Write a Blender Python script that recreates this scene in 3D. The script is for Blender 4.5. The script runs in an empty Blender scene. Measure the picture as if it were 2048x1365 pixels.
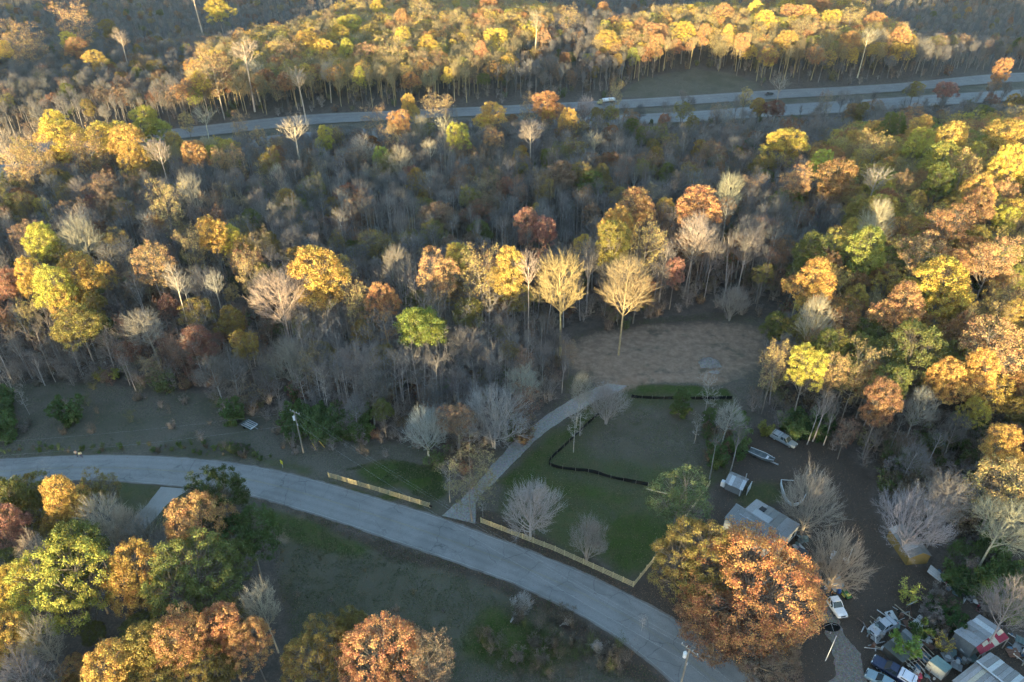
import bpy, bmesh, math, random
import numpy as np
from math import radians, sin, cos, tan, pi, sqrt, atan2
from mathutils import Vector, Matrix

# ------------------------------------------------------------------ camera, sky, sun, exposure
S = bpy.context.scene
CAM_H, PITCH, FPX = 96.0, radians(33.5), 1365.0          # metres, radians below the horizon, focal length in pixels of a 2048 frame
cam_data = bpy.data.cameras.new('camera'); cam = bpy.data.objects.new('camera', cam_data)
S.collection.objects.link(cam); S.camera = cam
cam.location = (0, 0, CAM_H); cam.rotation_euler = (pi/2 - PITCH, 0, 0)
cam_data.sensor_width = 36.0; cam_data.lens = 36.0*FPX/2048; cam_data.clip_start = 0.5; cam_data.clip_end = 9000
SUN_EL, SUN_AZ = radians(2.1), radians(14.0)             # light travels towards +y and a little +x
W = bpy.data.worlds.new('World'); S.world = W; W.use_nodes = True
wn = W.node_tree.nodes; wl = W.node_tree.links
sky = wn.new('ShaderNodeTexSky'); sky.sky_type = 'NISHITA'; sky.sun_disc = False
sky.sun_elevation = SUN_EL; sky.sun_rotation = pi + SUN_AZ; sky.air_density = 1.0; sky.dust_density = 0.4; sky.ozone_density = 1.8
wl.new(sky.outputs[0], wn['Background'].inputs[0]); wn['Background'].inputs[1].default_value = 0.15
sd = bpy.data.lights.new('sun', 'SUN'); sun = bpy.data.objects.new('sun', sd); S.collection.objects.link(sun)
sd.energy = 2.15; sd.angle = radians(0.5); sd.color = (1.0, 0.79, 0.41)
ldir = Vector((sin(SUN_AZ)*cos(SUN_EL), cos(SUN_AZ)*cos(SUN_EL), -sin(SUN_EL)))
sun.rotation_euler = ldir.to_track_quat('-Z', 'Y').to_euler(); sun.location = (-60, -200, 300)
S.view_settings.view_transform = 'Standard'; S.view_settings.look = 'None'
S.view_settings.exposure = 3.42; S.view_settings.gamma = 1.0; S.view_settings.use_curve_mapping = False
S.render.engine = 'CYCLES'
cy = S.cycles; cy.max_bounces = 3; cy.diffuse_bounces = 2; cy.glossy_bounces = 1; cy.transmission_bounces = 2; cy.volume_bounces = 0
cy.caustics_reflective = False; cy.caustics_refractive = False; cy.use_denoising = True; cy.use_adaptive_sampling = True; cy.adaptive_threshold = 0.018; cy.adaptive_min_samples = 16; cy.debug_use_spatial_splits = True
COL = S.collection
RNG = np.random.default_rng(7); random.seed(7)

# ------------------------------------------------------------------ terrain and the ray from a picture point to the ground
def smooth(e0, e1, x):
    t = np.clip((np.asarray(x, float)-e0)/(e1-e0), 0, 1); return t*t*(3-2*t)
def gauss(x, y, cx, cy_, sx, sy, a): return a*np.exp(-((x-cx)/sx)**2-((y-cy_)/sy)**2)
def hwy_y(x): return 356.0+0.235*x                        # the highway's middle line on the ground
def terrain(x, y):
    x = np.asarray(x, float); y = np.asarray(y, float)
    q = y-hwy_y(x)
    h = gauss(x, y, 165, 205, 70, 70, 10.0)               # wooded rise on the right
    h = h+gauss(x, y, -150, 215, 60, 50, 4.0)
    h = h+smooth(26, 75, q)*5.0+gauss(x, y, 30, 560, 210, 70, 9.0)+gauss(x, y, 190, 520, 120, 60, 6.0)-gauss(x, y, -300, 620, 170, 130, 13)-gauss(x, y, 400, 600, 150, 110, 13)
    h = h-0.03*np.clip(y-70, 0, 330)                      # the land falls gently away towards the highway
    h = h+smooth(-60, -200, y)*9.0+gauss(x, y, -40, -240, 120, 70, 3.0)   # the ridge behind the viewpoint
    h = h+gauss(x, y, -510, 250, 80, 150, 20.0)+gauss(x, y, -400, 120, 60, 120, 20.0)+gauss(x, y, 335, 250, 65, 120, 20.0)   # unseen wooded knolls added beside the view to shade the far wood
    h = h+smooth(1000, 2400, y)*60
    return h
EYE = np.array([0.0, 0.0, CAM_H])
def ray(u, v):
    a = (u-1024)/FPX; b = -(v-682.5)/FPX
    d = np.array([a, cos(PITCH)+b*sin(PITCH), -sin(PITCH)+b*cos(PITCH)]); return d
def at(u, v, z=0.0):
    """point seen at picture position (u, v) on the level z metres over the ground there"""
    d = ray(u, v); t = (CAM_H-z)/-d[2]
    for _ in range(12):
        p = EYE+d*t; g = float(terrain(p[0], p[1]))+z
        t += 0.7*(p[2]-g)/-d[2]
    p = EYE+d*t; return Vector(p)
def gxy(u, v, z=0.0): p = at(u, v, z); return (p.x, p.y)
def proj(p):
    d = np.asarray(p, float)-EYE
    f = d[..., 1]*cos(PITCH)-d[..., 2]*sin(PITCH); up = d[..., 1]*sin(PITCH)+d[..., 2]*cos(PITCH)
    return 1024+FPX*d[..., 0]/f, 682.5-FPX*up/f, f
def depth(p): return float(proj(np.array(p))[2])

# ------------------------------------------------------------------ mesh helpers
def mk_mesh(name, V, quads=None, tris=None, smooth_=False, mi=None, attrs=None):
    V = np.asarray(V, np.float32).reshape(-1, 3)
    q = np.zeros((0, 4), np.int32) if quads is None else np.asarray(quads, np.int32).reshape(-1, 4)
    t = np.zeros((0, 3), np.int32) if tris is None else np.asarray(tris, np.int32).reshape(-1, 3)
    me = bpy.data.meshes.new(name)
    me.vertices.add(len(V)); me.vertices.foreach_set('co', V.ravel())
    nl = q.size+t.size; me.loops.add(nl)
    me.loops.foreach_set('vertex_index', np.concatenate([q.ravel(), t.ravel()]).astype(np.int32))
    me.polygons.add(len(q)+len(t))
    me.polygons.foreach_set('loop_start', np.concatenate([np.arange(len(q))*4, q.size+np.arange(len(t))*3]).astype(np.int32))
    if mi is not None: me.polygons.foreach_set('material_index', np.asarray(mi, np.int32))
    if smooth_: me.polygons.foreach_set('use_smooth', np.ones(len(q)+len(t), bool))
    for k, (dom, typ, arr) in (attrs or {}).items():
        a = me.attributes.new(k, typ, dom)
        a.data.foreach_set('color' if typ == 'FLOAT_COLOR' else ('vector' if typ == 'FLOAT_VECTOR' else 'value'), np.asarray(arr).ravel())
    me.update(calc_edges=True); return me
def link(name, data, parent=None, mats=None, loc=None, rz=None):
    o = bpy.data.objects.new(name, data); COL.objects.link(o)
    if parent is not None: o.parent = parent
    if mats is not None and data is not None and len(data.materials) == 0:
        for m in (mats if isinstance(mats, (list, tuple)) else [mats]): data.materials.append(m)
    if loc is not None: o.location = loc
    if rz is not None: o.rotation_euler = (0, 0, rz)
    return o
def tag(o, label=None, cat=None, group=None, kind=None):
    if label: o['label'] = label
    if cat: o['category'] = cat
    if group: o['group'] = group
    if kind: o['kind'] = kind
    return o
def thing(name, label, cat, loc=(0, 0, 0), rz=0.0, group=None):
    o = bpy.data.objects.new(name, None); COL.objects.link(o); o.location = loc; o.rotation_euler = (0, 0, rz)
    o.empty_display_size = 0.3
    return tag(o, label, cat, group)
class MB:
    """collects boxes, bars, tubes and polygons; build() links them as one mesh object"""
    def __init__(s): s.v = []; s.f = []
    def add(s, V, F): n = len(s.v); s.v += [tuple(p) for p in V]; s.f += [tuple(i+n for i in f) for f in F]; return s
    def box(s, c, d, rz=0.0, M=None):
        V = [Vector((x*d[0]/2, y*d[1]/2, z*d[2]/2)) for x in (-1, 1) for y in (-1, 1) for z in (-1, 1)]
        R = M if M is not None else Matrix.Rotation(rz, 3, 'Z')
        V = [R @ p+Vector(c) for p in V]
        return s.add(V, [(0, 1, 3, 2), (4, 6, 7, 5), (0, 4, 5, 1), (2, 3, 7, 6), (0, 2, 6, 4), (1, 5, 7, 3)])
    def bar(s, a, b, w, h):
        a, b = Vector(a), Vector(b); d = b-a; L = d.length; x = d/L
        y = Vector((0, 0, 1)).cross(x); y = y.normalized() if y.length > 1e-4 else Vector((0, 1, 0)); z = x.cross(y)
        return s.box((a+b)/2, (L, w, h), M=Matrix((x, y, z)).transposed())
    def tube(s, a, b, r0, r1=None, n=8, caps=True):
        a, b = Vector(a), Vector(b); r1 = r0 if r1 is None else r1; x = (b-a).normalized()
        y = x.cross(Vector((0, 0, 1)) if abs(x.z) < 0.9 else Vector((1, 0, 0))).normalized(); z = x.cross(y)
        V = [p+(y*cos(2*pi*i/n)+z*sin(2*pi*i/n))*r for p, r in ((a, r0), (b, r1)) for i in range(n)]
        F = [(i, (i+1) % n, n+(i+1) % n, n+i) for i in range(n)]
        if caps: F += [tuple(range(n-1, -1, -1)), tuple(range(n, 2*n))]
        return s.add(V, F)
    def torus(s, c, R, r, M=None, n=14, m=6):
        M = M or Matrix.Identity(3); V = []
        for i in range(n):
            for j in range(m):
                a, b = 2*pi*i/n, 2*pi*j/m
                V.append(M @ Vector(((R+r*cos(b))*cos(a), (R+r*cos(b))*sin(a), r*sin(b)))+Vector(c))
        return s.add(V, [(i*m+j, ((i+1) % n)*m+j, ((i+1) % n)*m+(j+1) % m, i*m+(j+1) % m) for i in range(n) for j in range(m)])
    def loft(s, secs, closed=True, caps=True):
        n = len(secs[0]); V = [p for q in secs for p in q]; F = []
        for k in range(len(secs)-1):
            for i in range(n if closed else n-1):
                F.append((k*n+i, k*n+(i+1) % n, (k+1)*n+(i+1) % n, (k+1)*n+i))
        if caps: F += [tuple(range(n-1, -1, -1)), tuple(range((len(secs)-1)*n, len(secs)*n))]
        return s.add(V, F)
    def mesh(s, name): me = bpy.data.meshes.new(name); me.from_pydata(s.v, [], s.f); me.update(); return me
    def build(s, name, mat, parent=None, bevel=0.0, sm=False, loc=None, rz=None):
        me = s.mesh(name); o = link(name, me, parent, mat, loc, rz)
        if sm: me.polygons.foreach_set('use_smooth', np.ones(len(me.polygons), bool))
        if bevel > 0:
            b = o.modifiers.new('bevel', 'BEVEL'); b.width = bevel; b.segments = 2; b.limit_method = 'ANGLE'
        return o

# ------------------------------------------------------------------ materials
def new_mat(name):
    m = bpy.data.materials.new(name); m.use_nodes = True; nt = m.node_tree; nt.nodes.clear()
    out = nt.nodes.new('ShaderNodeOutputMaterial'); return m, nt, out
def nd(nt, t, **kw):
    n = nt.nodes.new(t)
    for k, v in kw.items(): setattr(n, k, v)
    return n
def mixc(nt, fac, a, b, mode='MIX'):
    n = nd(nt, 'ShaderNodeMix', data_type='RGBA', blend_type=mode)
    for s_, v in ((0, fac), (6, a), (7, b)):
        if isinstance(v, (int, float)): n.inputs[s_].default_value = v
        elif isinstance(v, tuple): n.inputs[s_].default_value = (*v[:3], 1)
        else: nt.links.new(v, n.inputs[s_])
    return n.outputs[2]
def mth(nt, op, a, b=0.0, c=None, clamp=False):
    n = nd(nt, 'ShaderNodeMath', operation=op, use_clamp=clamp)
    for i, v in enumerate((a, b) if c is None else (a, b, c)):
        if isinstance(v, (int, float)): n.inputs[i].default_value = v
        else: nt.links.new(v, n.inputs[i])
    return n.outputs[0]
def noise(nt, scale, detail=3, rough=0.6, vec=None, dist=0.0):
    n = nd(nt, 'ShaderNodeTexNoise'); n.inputs['Scale'].default_value = scale; n.inputs['Detail'].default_value = detail
    n.inputs['Roughness'].default_value = rough; n.inputs['Distortion'].default_value = dist
    if vec is not None: nt.links.new(vec, n.inputs['Vector'])
    return n.outputs['Fac']
def ramp(nt, fac, p0, p1):
    n = nd(nt, 'ShaderNodeMapRange', interpolation_type='SMOOTHSTEP'); n.inputs['From Min'].default_value = p0; n.inputs['From Max'].default_value = p1
    nt.links.new(fac, n.inputs['Value']); return n.outputs['Result']
def wpos(nt): return nd(nt, 'ShaderNodeNewGeometry').outputs['Position']
def opos(nt): return nd(nt, 'ShaderNodeTexCoord').outputs['Object']
def surf(nt, out, col, rough=0.8, spec=0.3, metal=0.0, bump=None, bstr=0.3, bdist=0.05):
    b = nd(nt, 'ShaderNodeBsdfPrincipled')
    if isinstance(col, tuple): b.inputs['Base Color'].default_value = (*col, 1)
    else: nt.links.new(col, b.inputs['Base Color'])
    if isinstance(rough, (int, float)): b.inputs['Roughness'].default_value = rough
    else: nt.links.new(rough, b.inputs['Roughness'])
    b.inputs['Specular IOR Level'].default_value = spec; b.inputs['Metallic'].default_value = metal
    if bump is not None:
        n = nd(nt, 'ShaderNodeBump'); n.inputs['Strength'].default_value = bstr; n.inputs['Distance'].default_value = bdist
        nt.links.new(bump, n.inputs['Height']); nt.links.new(n.outputs[0], b.inputs['Normal'])
    nt.links.new(b.outputs[0], out.inputs[0]); return b
def paint(name, col, rough=0.5, spec=0.4, metal=0.0, var=0.25, scale=3.0, dirt=(0.10, 0.085, 0.07), dirt_amt=0.35):
    """a worn surface: base colour, patchy variation and a film of dirt"""
    m, nt, out = new_mat(name); p = opos(nt)
    n1 = noise(nt, scale, 5, 0.65, p); n2 = noise(nt, scale*4.7, 4, 0.6, p)
    c = mixc(nt, mth(nt, 'MULTIPLY', ramp(nt, n2, 0.35, 0.75), var), col, tuple(x*0.6 for x in col))
    c = mixc(nt, mth(nt, 'MULTIPLY', ramp(nt, n1, 0.45, 0.75), dirt_amt), c, dirt)
    surf(nt, out, c, rough, spec, metal, n2, 0.15, 0.02); return m
def tint_socket(nt, inst):
    if inst: return nd(nt, 'ShaderNodeAttribute', attribute_type='INSTANCER', attribute_name='tint').outputs['Color']
    return nd(nt, 'ShaderNodeObjectInfo').outputs['Color']
def leaf_mat(name, inst):
    m, nt, out = new_mat(name); t = tint_socket(nt, inst)
    r = nd(nt, 'ShaderNodeAttribute', attribute_name='rnd').outputs['Fac']
    big = noise(nt, 0.55, 2, 0.5, opos(nt))
    hsv = nd(nt, 'ShaderNodeHueSaturation'); nt.links.new(t, hsv.inputs['Color'])
    nt.links.new(mth(nt, 'MULTIPLY_ADD', r, 0.085, 0.458), hsv.inputs['Hue'])
    hsv.inputs['Saturation'].default_value = 0.93
    nt.links.new(mth(nt, 'MULTIPLY_ADD', r, 0.75, mth(nt, 'MULTIPLY_ADD', big, 0.9, 0.15)), hsv.inputs['Value'])
    c = mixc(nt, mth(nt, 'MULTIPLY', ramp(nt, big, 0.5, 0.72), 0.45), hsv.outputs[0], mixc(nt, 1.0, hsv.outputs[0], (1.0, 0.86, 0.76), 'MULTIPLY'))
    d = nd(nt, 'ShaderNodeBsdfDiffuse'); tr = nd(nt, 'ShaderNodeBsdfTranslucent'); mx = nd(nt, 'ShaderNodeMixShader'); mx.inputs[0].default_value = 0.28
    nt.links.new(c, d.inputs[0]); nt.links.new(c, tr.inputs[0]); nt.links.new(d.outputs[0], mx.inputs[1]); nt.links.new(tr.outputs[0], mx.inputs[2])
    nt.links.new(mx.outputs[0], out.inputs[0]); return m
def bark_mat(name, inst=None, fixed=None, gain=1.0):
    m, nt, out = new_mat(name); n = noise(nt, 1.6, 4, 0.6, opos(nt))
    t = tint_socket(nt, inst) if fixed is None else None
    if t is not None and gain != 1.0: t = mixc(nt, 1.0, t, (gain, gain, gain), 'MULTIPLY')
    if t is None: c = mixc(nt, ramp(nt, n, 0.3, 0.7), fixed, tuple(x*0.62 for x in fixed))
    else: c = mixc(nt, ramp(nt, n, 0.3, 0.75), t, mixc(nt, 1.0, t, (0.62, 0.6, 0.58), 'MULTIPLY'))
    d = nd(nt, 'ShaderNodeBsdfDiffuse'); nt.links.new(c, d.inputs[0]); nt.links.new(d.outputs[0], out.inputs[0]); return m
LEAF, LEAF_I = leaf_mat('autumn_leaves', False), leaf_mat('autumn_leaves_wood', True)
BARK, BARK_I = bark_mat('bark', False), bark_mat('bark_wood', True)
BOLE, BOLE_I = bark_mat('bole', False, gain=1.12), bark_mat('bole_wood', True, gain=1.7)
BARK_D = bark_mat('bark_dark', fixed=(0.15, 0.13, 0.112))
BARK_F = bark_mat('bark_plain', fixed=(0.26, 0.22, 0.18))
# ------------------------------------------------------------------ tree prototypes
def bez(B, t):
    t = np.asarray(t)[:, None]; return B[0]*(1-t)**2+2*B[1]*t*(1-t)+B[2]*t*t
def bezd(B, t):
    t = np.asarray(t)[:, None]; d = 2*(B[1]-B[0])*(1-t)+2*(B[2]-B[1])*t
    return d/np.maximum(np.linalg.norm(d, axis=1, keepdims=True), 1e-6)
def unit(a): return a/np.maximum(np.linalg.norm(a, axis=-1, keepdims=True), 1e-6)
def tubes(B, r0, r1, nseg, k):
    N = len(r0); ts = np.linspace(0, 1, nseg+1)
    P = np.stack([bez(B, np.full(N, t)) for t in ts], 1); T = np.stack([bezd(B, np.full(N, t)) for t in ts], 1)
    ref = np.tile(np.array([0.31, 0.17, 0.93]), (N, nseg+1, 1)); flat = np.abs((T*ref).sum(-1)) > 0.9; ref[flat] = [0.9, 0.1, -0.2]
    X = unit(np.cross(T, ref)); Y = np.cross(T, X)
    a = 2*pi*np.arange(k)/k; R = (r0[:, None]*(1-ts)+r1[:, None]*ts)
    V = P[:, :, None]+R[:, :, None, None]*(X[:, :, None]*np.cos(a)[None, None, :, None]+Y[:, :, None]*np.sin(a)[None, None, :, None])
    i = np.arange(N)[:, None, None]*(nseg+1)*k; s = np.arange(nseg)[None, :, None]*k; j = np.arange(k)[None, None, :]; j2 = (j+1) % k
    q = np.stack([i+s+j, i+s+j2, i+s+k+j2, i+s+k+j], -1).reshape(-1, 4)
    return V.reshape(-1, 3), q
def spikes(P0, P1, r):
    """thin three-sided twigs ending in a point"""
    N = len(r); T = unit(P1-P0); ref = np.tile(np.array([0.3, 0.2, 0.93]), (N, 1)); ref[np.abs(T[:, 2]) > 0.9] = [1, 0, 0.1]
    X = unit(np.cross(T, ref)); Y = np.cross(T, X)
    V = np.stack([P0+r[:, None]*X, P0+r[:, None]*(-0.5*X+0.87*Y), P0+r[:, None]*(-0.5*X-0.87*Y), P1], 1).reshape(-1, 3)
    i = np.arange(N)[:, None]*4
    return V, np.concatenate([i+[0, 1, 3], i+[1, 2, 3], i+[2, 0, 3]], 0)
def kids(g, B, L, n, ratio, tr, out, up, curve=0.25, keep=None):
    """n children on each branch: start along the parent, leave sideways, bend upwards"""
    N = len(L); idx = np.repeat(np.arange(N), n); M = len(idx)
    t = tr[0]+(tr[1]-tr[0])*(np.tile(np.arange(n), N)+g.random(M))/n
    Bp = tuple(b[idx] for b in B); p = bez(Bp, t); d = bezd(Bp, t)
    rnd_ = unit(g.normal(size=(M, 3))); perp = unit(rnd_-d*(rnd_*d).sum(-1, keepdims=True))
    dr = unit(d*(1-out)+perp*out+np.array([0, 0, up])); l = L[idx]*ratio*(1.15-0.55*t)*(0.7+0.6*g.random(M))
    e = p+dr*l[:, None]+np.array([0, 0, 1])*(curve*l*g.random(M))[:, None]; m = p+dr*(l*0.5)[:, None]
    return (p, m, e), l, t, idx
PROT = {}
def tree_proto(key, seed, *a, **k):
    proto(key, seed, *a, **k)
    if key[:4] == 'spar':      # a lighter build for the far wood
        k2 = dict(k); a2 = list(a)
        if k.get('leaves', 0): k2['leaves'] = max(1, k['leaves']//2); k2['lsize'] = k['lsize']*1.4; a2[6] = max(2, a[6]-1)
        else: a2[6] = 2; k2['twig'] = k['twig']*1.8
        proto(key+'_far', seed, *a2, **k2)
def proto(key, seed, H=20.0, rad=4.5, clear=0.35, n1=16, n2=7, n3=5, n4=4, lean=0.6, pitch=(0.35, 1.15), top=0.94, stems=1, tr=0.24,
               out=0.62, up=0.18, leaves=0, lsize=0.3, ljit=0.22, lthin=0.75, twig=0.013, prof=0.55, keep_twigs=True, flat=1.0, sprd=1.0, lfrac=1.0):
    g = np.random.default_rng(seed); Bs = []; Ls = []; Rs = []
    ga = 2.39996; st = []
    for s in range(stems):
        a = 2*pi*s/stems+g.random()*0.8; sp = 0.0 if stems == 1 else sprd*rad*(0.45+0.3*g.random())
        e = np.array([cos(a)*sp+g.normal()*lean, sin(a)*sp+g.normal()*lean, H*top*(1 if s == 0 else 0.85+0.13*g.random())])
        m = np.array([cos(a)*sp*0.3+g.normal()*lean*0.5, sin(a)*sp*0.3+g.normal()*lean*0.5, H*0.5]); b0 = np.array([cos(a)*0.12*(stems > 1), sin(a)*0.12*(stems > 1), -0.4])
        st.append((b0, m, e))
    Tr = tuple(np.array([s[i] for s in st]) for i in range(3)); trr = np.full(stems, tr*(1 if stems == 1 else 0.62))
    n = n1 if stems == 1 else max(4, int(n1*1.5/stems)); P = []
    for s in range(stems):
        for i in range(n):
            t = clear+(1-clear)*((i+g.random()*0.8)/n)
            b = tuple(x[s:s+1] for x in Tr); p = bez(b, [t])[0]; az = i*ga+g.normal()*0.35+s*1.7
            f = (t-clear)/(1-clear); w = sqrt(max(0.04, 1-((f-prof)/(1.02-min(prof, 1-prof)*0.4))**2))
            L = rad*w*(0.8+0.4*g.random())*(1 if stems == 1 else 0.7); pt = pitch[0]+(pitch[1]-pitch[0])*f+g.normal()*0.1
            L = L/max(0.45, cos(pt))**0.8
            dr = np.array([cos(az)*cos(pt), sin(az)*cos(pt), sin(pt)]); d0 = np.array([cos(az)*cos(pt-0.35), sin(az)*cos(pt-0.35), sin(pt-0.35)])
            P.append((p, p+d0*L*0.5, p+(d0*0.5+dr*0.5)*L, L, trr[s]*(1-0.82*t)*0.72))
    B1 = tuple(np.array([q[i] for q in P]) for i in range(3)); L1 = np.array([q[3] for q in P]); R1 = np.array([q[4] for q in P])
    B2, L2, t2, i2 = kids(g, B1, L1, n2, 0.52, (0.22, 1.0), out, up); R2 = np.maximum(R1[i2]*(1-0.75*t2)*0.62, 0.022)
    B3, L3, t3, i3 = kids(g, B2, L2, n3, 0.55, (0.2, 1.0), out, up); R3 = np.maximum(R2[i3]*(1-0.7*t3)*0.6, twig*1.15)
    B4, L4, t4, i4 = kids(g, B3, L3, n4, 0.62, (0.2, 1.0), out, up, 0.3)
    if flat != 1.0:
        for B in (B2, B3, B4):
            pass
    V, Q = tubes(Tr, trr, trr*0.16, 8, 8); v, q = tubes(B1, R1, R1*0.35, 4, 5); Q = np.concatenate([Q, q+len(V)]); V = np.concatenate([V, v])
    trunk = (V, Q)
    cv, cq = tubes(B2, R2, R2*0.4, 2, 4 if leaves == 0 else 3); ct = []
    if keep_twigs:
        v, t_ = spikes(B3[0], B3[2], R3); ct.append(t_+len(cv)); cv = np.concatenate([cv, v])
        if leaves == 0 or lthin > 0:
            sel = g.random(len(L4)) < (1.0 if leaves == 0 else 0.3)
            v, t_ = spikes(B4[0][sel], B4[2][sel], np.full(sel.sum(), twig)); ct.append(t_+len(cv)); cv = np.concatenate([cv, v])
    nb_q = len(cq); ct = np.concatenate(ct) if ct else np.zeros((0, 3), int); nb_t = len(ct); lq = np.zeros((0, 4), int); rnd = np.zeros(len(cv))
    if leaves:
        if lfrac < 1.0:
            sel = g.random(len(L3)) < lfrac; mask = sel[i4]
        else: mask = np.ones(len(L4), bool)
        Bl = tuple(b[mask] for b in B4); N = mask.sum(); idx = np.repeat(np.arange(N), leaves); M = len(idx)
        t = 0.25+0.85*g.random(M); p = bez(tuple(b[idx] for b in Bl), t)+g.normal(size=(M, 3))*ljit
        nrm = unit(g.normal(size=(M, 3))+np.array([0, 0, 0.7])); a = unit(np.cross(nrm, g.normal(size=(M, 3)))); b = np.cross(nrm, a)
        s = lsize*(0.6+0.8*g.random(M))[:, None]*0.5; b = b*lthin if lthin else b*0.7
        lv = np.stack([p-a*s, p-b*s+nrm*s*0.15, p+a*s, p+b*s+nrm*s*0.15], 1).reshape(-1, 3)
        lq = np.arange(M*4).reshape(-1, 4)+len(cv); cv = np.concatenate([cv, lv]); rnd = np.concatenate([rnd, np.repeat(g.random(M), 4)])
    allq = np.concatenate([cq, lq]); mi = np.concatenate([np.zeros(nb_q), np.ones(len(lq)), np.zeros(nb_t)])
    # true crown radius and height
    end = B4[2]; r_c = np.percentile(np.hypot(end[:, 0], end[:, 1]), 84); zt = np.percentile(end[:, 2], 99.3); zb = np.percentile(end[:, 2], 6)
    PROT[key] = dict(trunk=trunk, crown=(cv, allq, ct, mi, rnd), H=zt, r=r_c, zc=(zt*0.55+zb*0.45), leafy=leaves > 0)
import time as _t; _t0 = _t.time()
def fib(n, zmin, g):
    k = np.arange(n)+0.5; z = 1-(1-zmin)*k/n; a = k*2.39996+g.random()*6; r = np.sqrt(np.maximum(0, 1-z*z)); return np.c_[r*np.cos(a), r*np.sin(a), z]
def dome(key, *a, **k):
    dome1(key, *a, **k)
    k2 = dict(k)
    if k.get('leaves', 0): k2['leaves'] = int(k['leaves']*0.42); k2['lsize'] = k.get('lsize', 0.26)*1.5
    else: k2['n4'] = 2; k2['twig'] = k.get('twig', 0.015)*1.7
    dome1(key+'_far', *a, **k2)
def dome1(key, seed, H=20.0, R=4.5, Rz=None, nl=9, nc=150, leaves=0, cr=0.85, lsize=0.26, lthin=0.75, lkeep=1.0, clear=0.4, tr=0.24, n3=5, n4=5, twig=0.015, lean=0.6, zmin=-0.35, cz=0.7, stems=1, up=0.22, ratio=0.5, vase=True):
    """a tree whose limbs end in the lobes of a rounded crown; each lobe is covered with twigs or leaf clumps"""
    g = np.random.default_rng(seed); Rz = Rz or R*0.92; c = np.array([g.normal()*lean*0.6, g.normal()*lean*0.6, H-Rz])
    ld = fib(nl, zmin, g); ld = unit(ld+g.normal(size=ld.shape)*0.26); sc = np.array([R, R, Rz])
    lc = c+ld*sc*(0.46+0.26*g.random((nl, 1))); lr = R*(0.30+0.26*g.random(nl))
    P = []; D = []; own = []; m = max(6, int(nc*1.7/nl))
    for i in range(nl):
        d = unit(fib(m, -0.45, g)+g.normal(size=(m, 3))*0.18); q = lc[i]+d*lr[i]*np.array([1, 1, 0.9])*(0.82+0.3*g.random((m, 1)))
        o = np.delete(np.arange(nl), i); dist = np.linalg.norm(q[:, None]-lc[o][None], axis=2)/lr[o][None]; k = dist.min(1) > 0.8
        P.append(q[k]); D.append(d[k]); own.append(np.full(k.sum(), i))
    P = np.concatenate(P); D = np.concatenate(D); own = np.concatenate(own)
    if len(P) > nc: s_ = g.permutation(len(P))[:nc]; P, D, own = P[s_], D[s_], own[s_]
    Tb = []; 
    for s_ in range(stems):
        a = 2*pi*s_/stems+g.random(); sp = 0 if stems == 1 else R*0.34
        Tb.append((np.array([cos(a)*0.15*(stems > 1), sin(a)*0.15*(stems > 1), -0.4]), np.array([c[0]*0.4+cos(a)*sp*0.4+g.normal()*lean*0.25, c[1]*0.4+sin(a)*sp*0.4+g.normal()*lean*0.25, H*0.4]), c+np.array([cos(a)*sp, sin(a)*sp, Rz*(0.15+0.25*g.random())])))
    Tr = tuple(np.array([t[i] for t in Tb]) for i in range(3)); trr = np.full(stems, tr*(1 if stems == 1 else 0.6))
    L0 = []; L1_ = []; L2_ = []; rr = []
    for i in range(nl):
        s_ = int(np.argmin([np.linalg.norm(lc[i][:2]-Tr[2][k][:2]) for k in range(stems)])); hd = np.hypot(*(lc[i][:2]-c[:2])); b = tuple(x[s_:s_+1] for x in Tr)
        ts = np.linspace(0, 1, 30); zz = bez(tuple(np.repeat(x, 30, 0) for x in b), ts)[:, 2]; zt_ = max(H*clear, lc[i][2]-hd*(0.75+0.5*g.random())-0.3*R) if (leaves or not vase) else H*(clear+(0.30+0.25*g.random())*(lc[i][2]/H-clear)*max(0.15, (lc[i][2]-H*clear)/(H*(1-clear)))); t = float(np.interp(min(zt_, zz[-1]*0.97), zz, ts))
        p0 = bez(b, [t])[0]; e = lc[i]; L0.append(p0); L2_.append(e); L1_.append(p0*0.45+e*0.55+np.array([(e[0]-p0[0])*0.2, (e[1]-p0[1])*0.2, -0.12*np.linalg.norm(e-p0)])); rr.append(trr[s_]*max(0.3, 1-0.8*t)*0.62)
    B1 = (np.array(L0), np.array(L1_), np.array(L2_)); R1 = np.array(rr)
    tb = 0.35+0.6*g.random(len(P)); p0 = bez(tuple(x[own] for x in B1), tb); B2 = (p0, (p0*0.5+lc[own]*0.2+P*0.3) if leaves else (p0*0.5+P*0.5+np.array([0, 0, -0.06])*np.linalg.norm(P-p0, axis=1, keepdims=True)), P); L2 = np.linalg.norm(P-p0, axis=1); R2 = np.maximum(R1[own]*0.34, 0.024)
    V, Q = tubes(Tr, trr, trr*0.3, 8, 8); v, q = tubes(B1, R1, R1*0.4, 4, 5); Q = np.concatenate([Q, q+len(V)]); V = np.concatenate([V, v])
    cv, cq = tubes(B2, R2, R2*0.45, 2, 3); ct = []; lq = np.zeros((0, 4), int); rnd = None
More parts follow.
